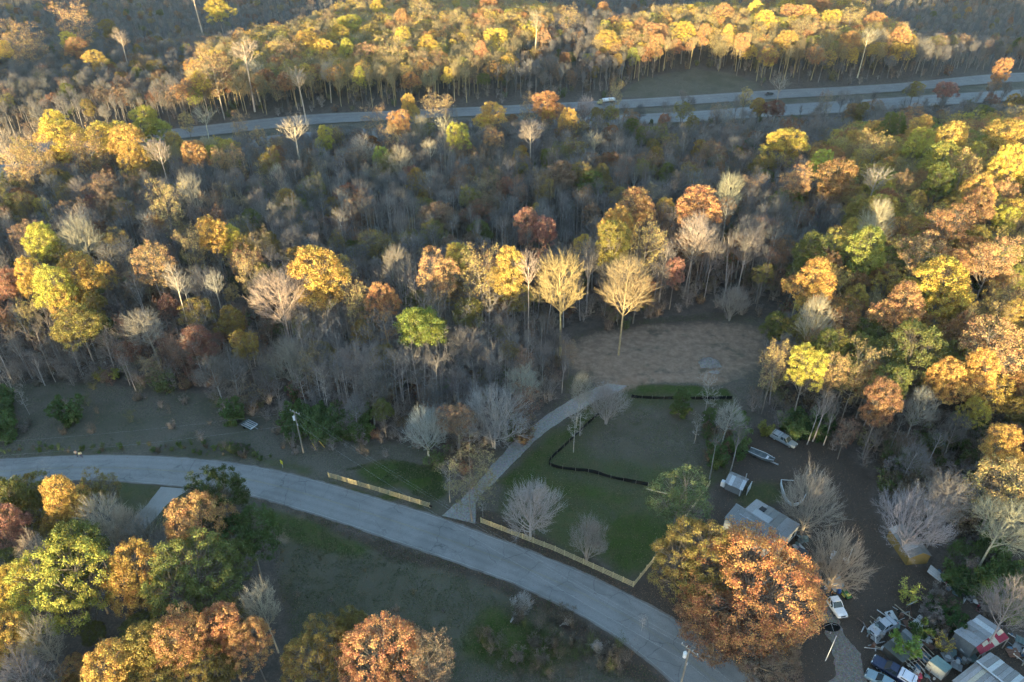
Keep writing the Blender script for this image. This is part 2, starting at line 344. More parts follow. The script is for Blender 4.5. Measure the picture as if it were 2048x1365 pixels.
    if not leaves:
        B3, L3, t3, i3 = kids(g, B2, np.maximum(L2, R*0.3), n3, ratio, (0.3, 1.0), 0.42, up); B3 = (B3[0], B3[1], B3[2]+D[own*0+np.arange(len(P))][i3]*0.15*R*0.3)
        B4, L4, t4, i4 = kids(g, B3, L3, n4, 0.6, (0.15, 1.0), 0.42, up, 0.3)
        for B, w in ((B3, np.full(len(L3), twig*1.35)), (B4, np.full(len(L4), twig))): v, t_ = spikes(B[0], B[2], w); ct.append(t_+len(cv)); cv = np.concatenate([cv, v])
        end = B4[2]
    else:
        kp = g.random(len(P)) < lkeep; idx = np.repeat(np.arange(len(P))[kp], leaves); M = len(idx); n_ = unit(g.normal(size=(M, 3))+D[idx]*0.55+np.array([0, 0, 0.25]))
        off = n_*cr*(0.15+1.15*g.random((M, 1))**0.8)*np.array([1, 1, 0.72]); p = P[idx]+off+g.normal(size=(M, 3))*0.06
        nrm = unit(n_+g.normal(size=(M, 3))*0.75); a = unit(np.cross(nrm, g.normal(size=(M, 3)))); b = np.cross(nrm, a)*lthin; s_ = lsize*(0.55+0.9*g.random((M, 1)))*0.5
        # bare shoots in the gaps
        v, t_ = spikes(B2[1], P+D*cr*0.8, np.full(len(P), twig)); ct.append(t_+len(cv)); cv = np.concatenate([cv, v])
        lv = np.stack([p-a*s_, p-b*s_+nrm*s_*0.2, p+a*s_, p+b*s_+nrm*s_*0.2], 1).reshape(-1, 3); lq = np.arange(M*4).reshape(-1, 4)+len(cv); rnd = np.concatenate([np.zeros(len(cv)), np.repeat(np.clip(0.35*g.random(len(P))[idx]+0.65*g.random(M), 0, 1), 4)]); cv = np.concatenate([cv, lv]); end = p
    ct = np.concatenate(ct); rnd = np.zeros(len(cv)) if rnd is None else rnd
    mi = np.concatenate([np.zeros(len(cq)), np.ones(len(lq)), np.zeros(len(ct))]); rc = np.percentile(np.hypot(end[:, 0]-c[0], end[:, 1]-c[1]), 95); zt = np.percentile(end[:, 2], 99.5); zb = np.percentile(end[:, 2], 3)
    PROT[key] = dict(trunk=(V, Q), crown=(cv, np.concatenate([cq, lq]), ct, mi, rnd), H=zt, r=rc, zc=(zt+zb)/2, leafy=leaves > 0)
# bare hardwoods: forest-grown, then open-grown and many-stemmed ones
for i, sd_ in enumerate((11, 12, 13, 14)): dome('bare_tall%d' % i, sd_, 22, (2.9, 3.3, 2.5, 3.0)[i], (5.0, 4.4, 5.4, 4.0)[i], 10, (74, 84, 62, 70)[i], clear=(0.46, 0.42, 0.5, 0.55)[i], n3=4, n4=3, twig=0.017, zmin=-0.65, up=0.3, tr=0.25, vase=i % 2 == 0, lean=0.9)
for i, sd_ in enumerate((21, 22, 23)): dome('bare_mid%d' % i, sd_, 20, (4.8, 4.4, 5.2)[i], (6.0, 6.4, 5.4)[i], 16, 190, clear=0.3, n3=5, n4=5, twig=0.015, zmin=-0.75, lean=0.9, up=0.2, tr=0.23, vase=False)
for i, sd_ in enumerate((31, 32, 33)): dome1('bare_wide%d' % i, sd_, 13, 6.0, 5.6, 17, 230, clear=0.10, n3=6, n4=5, twig=0.017, zmin=-0.8, tr=0.3, up=0.3, stems=(2, 1, 3)[i])
for i, sd_ in enumerate((41, 42)): dome1('bare_fan%d' % i, sd_, 13, 4.8, 5.8, 13, 200, clear=0.06, n3=6, n4=6, twig=0.013, zmin=-0.7, stems=5, up=0.35, tr=0.2)
# leafy ones
for i, sd_ in enumerate((51, 52, 53, 54)): dome('full%d' % i, sd_, 20, (4.4, 4.8, 4.2, 5.0)[i], (5.8, 5.2, 6.4, 5.4)[i], (13, 14, 13, 16)[i], 270, leaves=84, cr=0.62, lsize=0.2, clear=0.28, zmin=-0.8, lean=0.9)
for i, sd_ in enumerate((61, 62)): dome('half%d' % i, sd_, 20, 4.4, 5.8, 13, 220, leaves=46, cr=0.66, lsize=0.2, lkeep=0.7, clear=0.32, zmin=-0.8)
for i, sd_ in enumerate((81, 82, 83)): dome1('grand%d' % i, sd_, 17, 6.0, 6.4, 22, 540, leaves=92, cr=0.62, lsize=0.19, clear=0.2, zmin=-0.85, tr=0.36)
dome1('hero0', 85, 17, 8.4, 7.6, 40, 1250, leaves=92, cr=0.74, lsize=0.19, clear=0.15, zmin=-0.92, tr=0.5)
for i, sd_ in enumerate((71, 72)): tree_proto('sparse%d' % i, sd_, 22, 4.2, 0.42, 18, 7, 5, 4, 0.8, (0.45, 1.22), 0.9, leaves=3, lsize=0.22, ljit=0.16, lfrac=0.8)
dome1('pine0', 91, 22, 4.2, 6.5, 16, 150, leaves=130, cr=0.95, lsize=0.42, lthin=0.25, clear=0.4, zmin=-0.6)
tree_proto('cedar0', 92, 7, 1.7, 0.06, 22, 6, 4, 4, 0.1, (0.1, 0.9), 0.97, leaves=5, lsize=0.26, ljit=0.12, out=0.5, prof=0.15, tr=0.1)
tree_proto('shrub0', 93, 3.4, 1.9, 0.1, 12, 5, 4, 4, 0.2, (0.3, 1.2), 0.8, stems=4, tr=0.06, leaves=6, lsize=0.26, ljit=0.14)
tree_proto('shrub1', 94, 3.0, 1.8, 0.1, 12, 5, 4, 3, 0.2, (0.2, 1.1), 0.8, stems=5, tr=0.06, leaves=2, lsize=0.22, ljit=0.14, lfrac=0.7)
tree_proto('brush0', 95, 3.6, 1.9, 0.08, 14, 5, 4, 4, 0.3, (0.4, 1.2), 0.85, stems=6, tr=0.06, twig=0.012)
tree_proto('brush1', 96, 4.6, 1.7, 0.12, 14, 5, 4, 4, 0.3, (0.5, 1.25), 0.9, stems=4, tr=0.07, twig=0.012)
tree_proto('sapling0', 97, 12, 1.5, 0.35, 14, 5, 4, 3, 0.4, (0.5, 1.2), 0.95, tr=0.09, twig=0.012)
tree_proto('sapling1', 98, 14, 1.9, 0.4, 14, 5, 4, 3, 0.5, (0.4, 1.2), 0.95, tr=0.11, twig=0.012)
tree_proto('snag0', 99, 15, 2.6, 0.45, 9, 4, 3, 1, 0.9, (0.1, 0.9), 0.95, tr=0.2, twig=0.02)
MESH = {}
PORDER = sorted(PROT); PCOLL = bpy.data.collections.new('wood_kinds')
n_ = 0
for k in PORDER:
    p = PROT[k]; V, Q = p['trunk']; cv, cq, ct, mi, rnd = p['crown']
    if not k.endswith('_far'):
        t = mk_mesh('trunk_'+k, V, Q, smooth_=True); t.materials.append(BARK if p['leafy'] else BOLE)
        c = mk_mesh('crown_'+k, cv, cq, ct, mi=mi, attrs={'rnd': ('POINT', 'FLOAT', rnd)})
        c.materials.append(BARK_F if p['leafy'] else BARK); c.materials.append(LEAF); MESH[k] = (t, c)
    if k[:5] not in ('hero0', 'grand'):                   # one mesh of each kind for the far wood
        a = mk_mesh('wood_'+k, np.concatenate([V, cv]), np.concatenate([Q, cq+len(V)]), ct+len(V), mi=np.concatenate([np.full(len(Q), 2), mi]),
                    attrs={'rnd': ('POINT', 'FLOAT', np.concatenate([np.zeros(len(V)), rnd]))})
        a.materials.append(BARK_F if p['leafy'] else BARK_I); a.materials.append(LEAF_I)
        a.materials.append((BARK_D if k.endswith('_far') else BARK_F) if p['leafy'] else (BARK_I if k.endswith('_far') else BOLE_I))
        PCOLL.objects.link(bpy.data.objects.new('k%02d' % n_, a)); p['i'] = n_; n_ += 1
    del p['trunk'], p['crown']
print('protos', round(_t.time()-_t0, 1), 's')

# ------------------------------------------------------------------ open land, in picture points on the ground
ROAD_TOP = [(-160, 930), (0, 918), (170, 910), (342, 913), (506, 931), (649, 964), (760, 997), (861, 1027), (985, 1072), (1107, 1119), (1185, 1153), (1261, 1189), (1350, 1237), (1440, 1298), (1530, 1370), (1620, 1460)]
ROAD_BOT = [(-160, 982), (0, 970), (170, 962), (325, 972), (470, 987), (600, 1022), (697, 1053), (803, 1090), (905, 1125), (1008, 1162), (1060, 1185), (1114, 1210), (1190, 1250), (1261, 1299), (1340, 1365), (1400, 1430)]
DRIVE_L = [(884, 1032), (915, 1005), (960, 960), (998, 915), (1040, 872), (1100, 826), (1150, 795), (1190, 777), (1215, 768)]
DRIVE_R = [(950, 1048), (955, 1000), (1000, 955), (1042, 912), (1085, 870), (1150, 826), (1200, 798), (1235, 783), (1255, 772)]
SIDE_L = [(322, 974), (298, 1005), (268, 1036), (235, 1070)]
SIDE_R = [(380, 979), (342, 1003), (312, 1036), (280, 1070)]
YARD_L = [(1640, 1400), (1668, 1345), (1664, 1300), (1650, 1262), (1640, 1225), (1625, 1190)]
YARD_R = [(1735, 1400), (1728, 1345), (1712, 1300), (1690, 1262), (1672, 1225), (1660, 1190)]
HU_T = [(-140, 312), (60, 288), (330, 261), (590, 233), (760, 224), (1000, 213), (1200, 203), (1340, 195), (1540, 182), (1700, 174), (1850, 163), (2060, 146), (2300, 128)]
HU_B = [(-140, 334), (60, 309), (330, 282), (590, 254), (760, 243), (1000, 231), (1200, 221), (1340, 213), (1540, 200), (1700, 191), (1850, 180), (2060, 164), (2300, 145)]
HL_T = [(-140, 350), (60, 324), (330, 297), (590, 268), (760, 257), (1000, 245), (1200, 234), (1400, 223), (1540, 212), (1720, 201), (1850, 192), (2060, 179), (2300, 160)]
HL_B = [(-140, 376), (60, 349), (330, 320), (590, 291), (760, 279), (1000, 267), (1200, 255), (1400, 244), (1540, 235), (1720, 225), (1850, 214), (2060, 199), (2300, 180)]
def catmull(pts, n):
    p = np.array(pts, float); p = np.vstack([2*p[0]-p[1], p, 2*p[-1]-p[-2]]); out = []
    m = len(p)-3
    for t in np.linspace(0, m-1e-6, n):
        i = int(t); f = t-i; a, b, c, d = p[i:i+4]
        out.append(0.5*((2*b)+(c-a)*f+(2*a-5*b+4*c-d)*f*f+(3*b-a-3*c+d)*f**3))
    return np.array(out)
def ground_line(pts, n): return catmull([gxy(*p) for p in pts], n)
OPEN_PX = dict(
    left_field=[(-200, 775), (120, 765), (330, 775), (440, 800), (560, 830), (700, 860), (760, 880), (870, 900), (905, 1010), (860, 1035), (640, 970), (340, 920), (-200, 935)],
    drive=[(880, 1040), (1000, 890), (1130, 790), (1100, 690), (1235, 645), (1420, 625), (1560, 640), (1545, 780), (1500, 850), (1440, 930), (1410, 985), (1270, 1180), (1100, 1125), (960, 1060)],
    south_field=[(480, 985), (700, 1050), (1000, 1160), (1120, 1215), (1260, 1300), (1360, 1400), (1300, 1500), (900, 1500), (760, 1400), (600, 1330), (560, 1180), (540, 1080)],
    corner=[(200, 960), (400, 972), (330, 1060), (240, 1060)],
    yard=[(1480, 860), (1600, 850), (1680, 900), (1740, 950), (1760, 1100), (1850, 1150), (1950, 1200), (2060, 1300), (2100, 1500), (1600, 1500), (1480, 1320), (1300, 1190), (1420, 1000)],
    bank=[(1225, 195), (1290, 155), (1390, 138), (1480, 150), (1530, 180), (1400, 200)],
    road=ROAD_TOP+ROAD_BOT[::-1],
)
OPEN = {k: np.array([gxy(*p) for p in v]) for k, v in OPEN_PX.items()}
def inside(poly, x, y):
    x = np.asarray(x, float); y = np.asarray(y, float); r = np.zeros(x.shape, bool); n = len(poly)
    for i in range(n):
        x0, y0 = poly[i]; x1, y1 = poly[(i+1) % n]
        if y0 == y1: continue
        c = ((y0 > y) != (y1 > y)) & (x < (x1-x0)*(y-y0)/(y1-y0)+x0); r ^= c
    return r
def is_open(x, y):
    x = np.asarray(x, float); y = np.asarray(y, float); r = np.zeros(x.shape, bool)
    wx_, wy_ = x+3.5*np.sin(y*0.21+np.sin(x*0.17)*2), y+3.5*np.sin(x*0.19+np.sin(y*0.13)*2)      # ragged tree line
    for n_, p in OPEN.items(): r |= inside(p, wx_, wy_) if n_ in ('left_field', 'drive', 'south_field', 'yard') else inside(p, x, y)
    r |= inside(OPEN['road'], x, y+3) | inside(OPEN['road'], x, y-3)
    q = y-hwy_y(x)
    return r
HWT = ground_line(HU_T, 60); HWB = ground_line(HL_B, 60)
def in_hwy(x, y, m0=6.0, m1=5.0):
    return (y < np.interp(x, HWT[:, 0], HWT[:, 1])+m0) & (y > np.interp(x, HWB[:, 0], HWB[:, 1])-m1)
print('highway', HWT[::15].round(), HWB[::15].round())
# ------------------------------------------------------------------ ground sheet
def vnoise(x, y, s, seed=0):
    """smooth value noise on numpy arrays, about -1..1"""
    x = x/s; y = y/s; xi = np.floor(x).astype(int); yi = np.floor(y).astype(int); fx = x-xi; fy = y-yi
    fx = fx*fx*(3-2*fx); fy = fy*fy*(3-2*fy)
    def h(a, b): n = (a*374761393+b*668265263+seed*974711) & 0x7fffffff; n = ((n ^ (n >> 13))*1274126177) & 0x7fffffff; return (n % 65536)/32768.0-1
    return (h(xi, yi)*(1-fx)+h(xi+1, yi)*fx)*(1-fy)+(h(xi, yi+1)*(1-fx)+h(xi+1, yi+1)*fx)*fy
def axis(a, b, step, far, grow=1.25):
    c = list(np.arange(a, b+1e-6, step)); s = step
    lo, hi = [a], [b]
    while lo[-1] > -far: s *= grow; lo.append(lo[-1]-s)
    s = step
    while hi[-1] < far: s *= grow; hi.append(hi[-1]+s)
    return np.array(lo[:0:-1]+c+hi[1:])
def axes(a, b, step, a2, b2, step2, far):
    s_ = sorted(set(list(np.arange(a2, a, step2))+list(np.arange(a, b, step))+list(np.arange(b, b2+step2, step2)))); lo, hi, d = [s_[0]], [s_[-1]], step2
    while lo[-1] > -far: d *= 1.3; lo.append(lo[-1]-d)
    d = step2
    while hi[-1] < far: d *= 1.3; hi.append(hi[-1]+d)
    return np.array(lo[:0:-1]+s_+hi[1:])
gx = axes(-125, 130, 1.0, -380, 420, 4.0, 4500); gy = axes(35, 235, 1.0, -280, 640, 3.0, 5500)
GX, GY = np.meshgrid(gx, gy); GZ = terrain(GX, GY)
wx = GX+vnoise(GX, GY, 7, 1)*1.6+vnoise(GX, GY, 2.6, 2)*0.7; wy = GY+vnoise(GX, GY, 7, 3)*1.6+vnoise(GX, GY, 2.6, 4)*0.7
def mask(px): return inside(np.array([gxy(*p) for p in px]), wx, wy).astype(float)
def blur(m, n=1):
    for _ in range(n):
        m = (m+np.roll(m, 1, 0)+np.roll(m, -1, 0)+np.roll(m, 1, 1)+np.roll(m, -1, 1))/5
    return m
grass = np.zeros_like(GX); dirt = np.zeros_like(GX); dry = np.zeros_like(GX); leaf = np.zeros_like(GX)
def put(dst, px, val, n=1, mx=True):
    m = blur(mask(px), n)*val
    np.maximum(dst, m, out=dst) if mx else np.copyto(dst, np.where(m > 0, dst*(1-blur(mask(px), n))+m, dst))
put(grass, [(1000, 1040), (1270, 1172), (1420, 985), (1480, 920), (1470, 775), (1260, 772), (1200, 800), (1090, 860), (1000, 960)], 0.62, 2); grass *= 1-0.38*blur(mask([(1210, 830), (1300, 810), (1470, 810), (1480, 900), (1430, 950), (1300, 930), (1200, 920), (1150, 890)]), 6)   # paddock, browner in its middle
put(grass, [(1215, 1120), (1270, 1160), (1360, 1060), (1290, 1010), (1200, 1040)], 0.9, 4)
put(grass, [(1080, 940), (1300, 985), (1290, 1010), (1120, 1010), (1060, 990)], 0.8, 4)
put(grass, [(1255, 778), (1462, 773), (1462, 796), (1270, 795)], 1.0, 1)                                                    # green strip behind the silt fence
put(grass, [(990, 960), (1098, 870), (1200, 800), (1190, 830), (1100, 920), (1040, 1000)], 0.85, 2)
put(grass, [(690, 940), (760, 915), (880, 935), (892, 985), (870, 1005)], 1.0, 3)                                        # lawn by the first fence
put(grass, [(660, 958), (860, 1012), (850, 1022), (655, 968)], 1.0, 1)
put(grass, [(480, 995), (700, 1062), (1000, 1175), (1120, 1235), (1150, 1300), (1000, 1365), (560, 1365), (540, 1080)], 0.42, 2)
put(grass, [(490, 1000), (640, 1045), (760, 1090), (740, 1130), (600, 1090)], 0.85, 3)
put(grass, [(960, 1200), (1120, 1260), (1180, 1330), (1060, 1365), (900, 1310)], 0.8, 4)
put(grass, OPEN_PX['corner'], 0.6, 2); put(grass, [(0, 975), (200, 966), (230, 1000), (0, 1010)], 0.7, 2)
put(grass, [(0, 905), (330, 895), (560, 905), (640, 940), (640, 965), (500, 925), (340, 908), (0, 915)], 0.55, 1)
put(grass, [(1470, 960), (1560, 960), (1590, 1010), (1480, 1030)], 0.6, 3)
put(dry, OPEN_PX['left_field'], 1.0, 3); put(dry, OPEN_PX['south_field'], 0.75, 2); put(dry, OPEN_PX['bank'], 0.9, 2); put(grass, OPEN_PX['bank'], 0.35, 1)
put(dry, OPEN_PX['drive'], 0.55, 2); put(dry, HU_T+HL_B[::-1], 1.0, 1)
put(dirt, [(1095, 700), (1230, 652), (1420, 640), (1545, 655), (1530, 755), (1380, 765), (1270, 768), (1200, 775), (1130, 745)], 0.66, 14)
put(dirt, [(1230, 770), (1300, 752), (1420, 745), (1480, 755), (1440, 768), (1290, 775)], 0.95, 2)
put(dirt, [(560, 1070), (600, 1032), (618, 1044), (578, 1082)], 1.3, 1)                                                  # worn patch south of the road
put(dirt, [(1185, 778), (1260, 752), (1310, 756), (1285, 784), (1225, 792)], 1.0, 2)
put(leaf, OPEN_PX['yard'], 0.9, 3)
put(leaf, [(470, 985), (600, 1022), (697, 1053), (803, 1090), (1008, 1162), (1114, 1210), (1261, 1299), (1340, 1365), (1270, 1365), (1100, 1235), (980, 1175), (790, 1110), (640, 1050)], 1.0, 1)
put(leaf, [(885, 1040), (940, 1010), (1000, 1020), (1270, 1172), (1350, 1130), (1440, 1290), (1261, 1189), (1107, 1119), (985, 1072), (950, 1060)], 0.9, 1)
put(leaf, [(700, 880), (900, 850), (990, 880), (930, 960), (860, 900)], 0.6, 3)
put(leaf, [(1110, 690), (1230, 640), (1500, 620), (1400, 670), (1250, 700)], 0.6, 2)
put(grass, [(1120, 800), (1190, 760), (1150, 740), (1110, 770)], 0.5, 2)
# low relief
GZ = GZ+vnoise(GX, GY, 14, 8)*0.12*smooth(235, 260, GY)+0
V = np.stack([GX, GY, GZ], -1).reshape(-1, 3); nx, ny = len(gx), len(gy)
I = (np.arange(ny-1)[:, None]*nx+np.arange(nx-1)[None, :])
Q = np.stack([I, I+1, I+nx+1, I+nx], -1).reshape(-1, 4)
me = mk_mesh('ground', V, Q, smooth_=True, attrs={'cover': ('POINT', 'FLOAT_COLOR', np.stack([grass, dirt, dry, leaf], -1).reshape(-1, 4).astype(np.float32))})
m, nt, out = new_mat('ground_cover'); p = wpos(nt)
at_ = nd(nt, 'ShaderNodeAttribute', attribute_name='cover'); sep = nd(nt, 'ShaderNodeSeparateColor'); nt.links.new(at_.outputs['Color'], sep.inputs[0])
nA = noise(nt, 0.09, 4, 0.6, p); nB = noise(nt, 0.55, 5, 0.7, p); nC = noise(nt, 3.2, 4, 0.75, p); nD = noise(nt, 9.0, 3, 0.7, p)
litter = mixc(nt, ramp(nt, nC, 0.3, 0.7), (0.075, 0.062, 0.052), (0.16, 0.125, 0.10)); litter = mixc(nt, ramp(nt, nB, 0.4, 0.75), litter, (0.065, 0.057, 0.05))
dryc = mixc(nt, ramp(nt, nC, 0.3, 0.7), (0.085, 0.072, 0.055), (0.175, 0.15, 0.115)); dryc = mixc(nt, ramp(nt, nA, 0.42, 0.66), dryc, (0.095, 0.088, 0.062))
grc = mixc(nt, ramp(nt, nD, 0.3, 0.72), (0.032, 0.052, 0.010), (0.082, 0.115, 0.024)); grc = mixc(nt, mth(nt, 'MULTIPLY', ramp(nt, nB, 0.42, 0.62), mth(nt, 'SUBTRACT', 1.2, sep.outputs[0])), grc, (0.125, 0.098, 0.055)); grc = mixc(nt, mth(nt, 'MULTIPLY', ramp(nt, nA, 0.45, 0.6), mth(nt, 'SUBTRACT', 1.0, sep.outputs[0])), grc, (0.115, 0.092, 0.058)); grc = mixc(nt, mth(nt, 'MULTIPLY', ramp(nt, nC, 0.48, 0.68), 0.75), grc, (0.022, 0.028, 0.012))
dic = mixc(nt, ramp(nt, nB, 0.35, 0.7), (0.235, 0.155, 0.105), (0.31, 0.222, 0.158)); dic = mixc(nt, mth(nt, 'MULTIPLY', ramp(nt, nC, 0.5, 0.8), 0.35), dic, (0.15, 0.115, 0.085)); dic = mixc(nt, mth(nt, 'MULTIPLY', ramp(nt, noise(nt, 0.22, 5, 0.65, p, 0.0), 0.52, 0.66), 0.65), dic, (0.075, 0.075, 0.05))
lfc = mixc(nt, ramp(nt, nD, 0.35, 0.7), (0.05, 0.041, 0.034), (0.125, 0.09, 0.068)); lfc = mixc(nt, ramp(nt, nC, 0.5, 0.8), lfc, (0.05, 0.05, 0.035))
def edge(mk, amt=0.75): return ramp(nt, mth(nt, 'ADD', mk, mth(nt, 'MULTIPLY', mth(nt, 'SUBTRACT', mth(nt, 'MULTIPLY_ADD', nC, 0.5, mth(nt, 'MULTIPLY', nB, 0.5)), 0.5), amt*1.6)), 0.25, 0.75)
c = mixc(nt, edge(sep.outputs[2]), litter, dryc); c = mixc(nt, edge(at_.outputs['Alpha'], 0.9), c, lfc); c = mixc(nt, edge(sep.outputs[1]), c, dic); c = mixc(nt, edge(sep.outputs[0], 0.9), c, grc)
surf(nt, out, c, 0.95, 0.1, 0, mth(nt, 'ADD', nC, mth(nt, 'MULTIPLY', nD, 0.5)), 0.6, 0.07)
tag(link('ground', me, None, m), kind='structure')

# ------------------------------------------------------------------ roads
def strip(L, R, z, name, mat, parent=None, jag=0.0, cols=1):
    n = len(L); rows = []
    for k in range(cols+1):
        f = k/cols; P = L*(1-f)+R*f
        if jag and k in (0, cols):
            d = unit(R-L)*(1 if k else -1); s = np.cumsum(np.r_[0, np.linalg.norm(np.diff(P, axis=0), axis=1)])
            P = P+d*(vnoise(s, s*0+k*9.0, 1.7, 5)*jag+vnoise(s, s*0+k*5.0, 0.6, 6)*jag*0.6)[:, None]
        rows.append(P)
    P = np.stack(rows, 1).reshape(-1, 2); zz = terrain(P[:, 0], P[:, 1])+z
    V = np.c_[P, zz]; w = cols+1; i = np.arange(n-1)[:, None]*w+np.arange(cols)[None, :]
    q = np.stack([i, i+1, i+w+1, i+w], -1).reshape(-1, 4)
    me_ = mk_mesh(name, V, q, smooth_=True, attrs={'across': ('POINT', 'FLOAT', np.tile(np.linspace(0, 1, w), n))}); o = link(name, me_, parent, mat)
    if me_.polygons[0].normal.z < 0: me_.flip_normals()
    return o
def asphalt(name, c0, c1, patch=0.5, worn=False):
    m, nt, out = new_mat(name); p = wpos(nt)
    a = noise(nt, 0.12, 4, 0.6, p); b = noise(nt, 0.9, 6, 0.75, p); g_ = noise(nt, 7, 4, 0.8, p)
    c = mixc(nt, ramp(nt, g_, 0.3, 0.75), c0, c1); c = mixc(nt, mth(nt, 'MULTIPLY', ramp(nt, a, 0.4, 0.65), patch), c, tuple(x*0.72 for x in c0))
    c = mixc(nt, mth(nt, 'MULTIPLY', ramp(nt, b, 0.55, 0.75), 0.35), c, tuple(x*1.25 for x in c1))
    if worn:                                              # wheel tracks, tar-filled cracks, patches and grit along the edges
        ac = nd(nt, 'ShaderNodeAttribute', attribute_name='across').outputs['Fac']; wob = mth(nt, 'MULTIPLY', mth(nt, 'SUBTRACT', a, 0.5), 0.08); ac = mth(nt, 'ADD', ac, wob)
        tr = None
        for f in (0.17, 0.37, 0.63, 0.83):
            d = mth(nt, 'ABSOLUTE', mth(nt, 'SUBTRACT', ac, f)); k = mth(nt, 'SUBTRACT', 1.0, ramp(nt, d, 0.02, 0.085)); tr = k if tr is None else mth(nt, 'MAXIMUM', tr, k)
        c = mixc(nt, mth(nt, 'MULTIPLY', tr, mth(nt, 'MULTIPLY_ADD', b, 0.4, -0.05)), c, tuple(x*1.2 for x in c1))
        ed = mth(nt, 'MULTIPLY', mth(nt, 'ABSOLUTE', mth(nt, 'SUBTRACT', ac, 0.5)), 2.0); c = mixc(nt, mth(nt, 'MULTIPLY', ramp(nt, mth(nt, 'ADD', ed, mth(nt, 'MULTIPLY', mth(nt, 'SUBTRACT', b, 0.5), 0.25)), 0.86, 1.0), 0.75), c, (0.16, 0.135, 0.11))
        v = nd(nt, 'ShaderNodeTexVoronoi', feature='DISTANCE_TO_EDGE'); v.inputs['Scale'].default_value = 0.22
        vd = nd(nt, 'ShaderNodeVectorMath', operation='ADD'); nx2 = nd(nt, 'ShaderNodeTexNoise'); nx2.inputs['Scale'].default_value = 0.7; nt.links.new(p, nx2.inputs['Vector']); nt.links.new(p, vd.inputs[0]); nt.links.new(nx2.outputs['Color'], vd.inputs[1]); nt.links.new(vd.outputs[0], v.inputs['Vector'])
        cr_ = mth(nt, 'MULTIPLY', mth(nt, 'SUBTRACT', 1.0, ramp(nt, v.outputs['Distance'], 0.0, 0.02)), ramp(nt, a, 0.42, 0.6)); c = mixc(nt, mth(nt, 'MULTIPLY', cr_, 0.6), c, (0.07, 0.07, 0.072))
    surf(nt, out, c, 0.85, 0.25, 0, g_, 0.25, 0.02); return m
def gravel(name, c0, c1):
    m, nt, out = new_mat(name); p = wpos(nt); b = noise(nt, 2.2, 5, 0.75, p); v = nd(nt, 'ShaderNodeTexVoronoi'); v.inputs['Scale'].default_value = 9; nt.links.new(p, v.inputs[0])
    c = mixc(nt, ramp(nt, b, 0.3, 0.7), c0, c1); c = mixc(nt, 0.35, c, v.outputs['Color'], 'SOFT_LIGHT')
    surf(nt, out, c, 0.95, 0.15, 0, v.outputs['Distance'], 0.8, 0.08); return m
ASPH = asphalt('road_asphalt', (0.20, 0.195, 0.188), (0.29, 0.282, 0.27), worn=True); HASPH = asphalt('highway_asphalt', (0.16, 0.155, 0.15), (0.24, 0.235, 0.225), 0.3, True)
GRAV = gravel('driveway_gravel', (0.22, 0.205, 0.185), (0.36, 0.34, 0.31)); GRAV2 = gravel('yard_gravel', (0.15, 0.13, 0.11), (0.27, 0.24, 0.21))
CONC = asphalt('apron_concrete', (0.26, 0.25, 0.235), (0.34, 0.33, 0.31), 0.4)
PAINTW = asphalt('worn_white_line', (0.30, 0.295, 0.28), (0.42, 0.41, 0.39), 0.8); PAINTY = asphalt('worn_yellow_line', (0.25, 0.225, 0.16), (0.32, 0.28, 0.19), 0.8)
RL, RR = ground_line(ROAD_TOP, 400), ground_line(ROAD_BOT, 400)
road = tag(strip(RL, RR, 0.03, 'road', ASPH, jag=0.16, cols=6), kind='structure')
def along(f, w): 
    c = RL*(1-f)+RR*f; d = unit(RR-RL)*w/2; return c-d, c+d
for f, mt, w in ((0.055, PAINTW, 0.1), (0.945, PAINTW, 0.1), (0.488, PAINTY, 0.09), (0.512, PAINTY, 0.09)):
    a, b = along(f, w); strip(a, b, 0.036, 'marking', mt, road)
tag(strip(ground_line(DRIVE_L, 90), ground_line(DRIVE_R, 90), 0.024, 'driveway', GRAV, jag=0.25, cols=4), kind='structure')
tag(strip(ground_line(SIDE_L, 50), ground_line(SIDE_R, 50), 0.022, 'side_road', CONC, jag=0.08, cols=2), kind='structure')
tag(strip(ground_line(YARD_L, 60), ground_line(YARD_R, 60), 0.018, 'yard_drive_path', GRAV2, jag=0.35, cols=3), kind='structure')
for nm, T, B in (('highway_road', HU_T, HU_B), ('highway_road', HL_T, HL_B)):
    L, R = ground_line(T, 120), ground_line(B, 120); h = tag(strip(L, R, 0.4, nm, HASPH, jag=0.1, cols=4), kind='structure')
    for f, mt in ((0.1, PAINTW), (0.86, PAINTY)):
        c = L*(1-f)+R*f; d = unit(R-L)*0.13; strip(c-d, c+d, 0.41, 'marking', mt, h)
    c = L*0.52+R*0.48; c = catmull(c[::6], 480); d = np.array([0, 0.12]); Vv = []; Qq = []
    for i in range(0, 478, 4):
        n0 = len(Vv); 
        for q in (c[i]-d, c[i+1]-d, c[i+1]+d, c[i]+d): Vv.append((*q, float(terrain(*q))+0.41))
        Qq.append((n0, n0+1, n0+2, n0+3))
    link('lane_dashes', mk_mesh('lane_dashes', Vv, Qq), h, PAINTW)

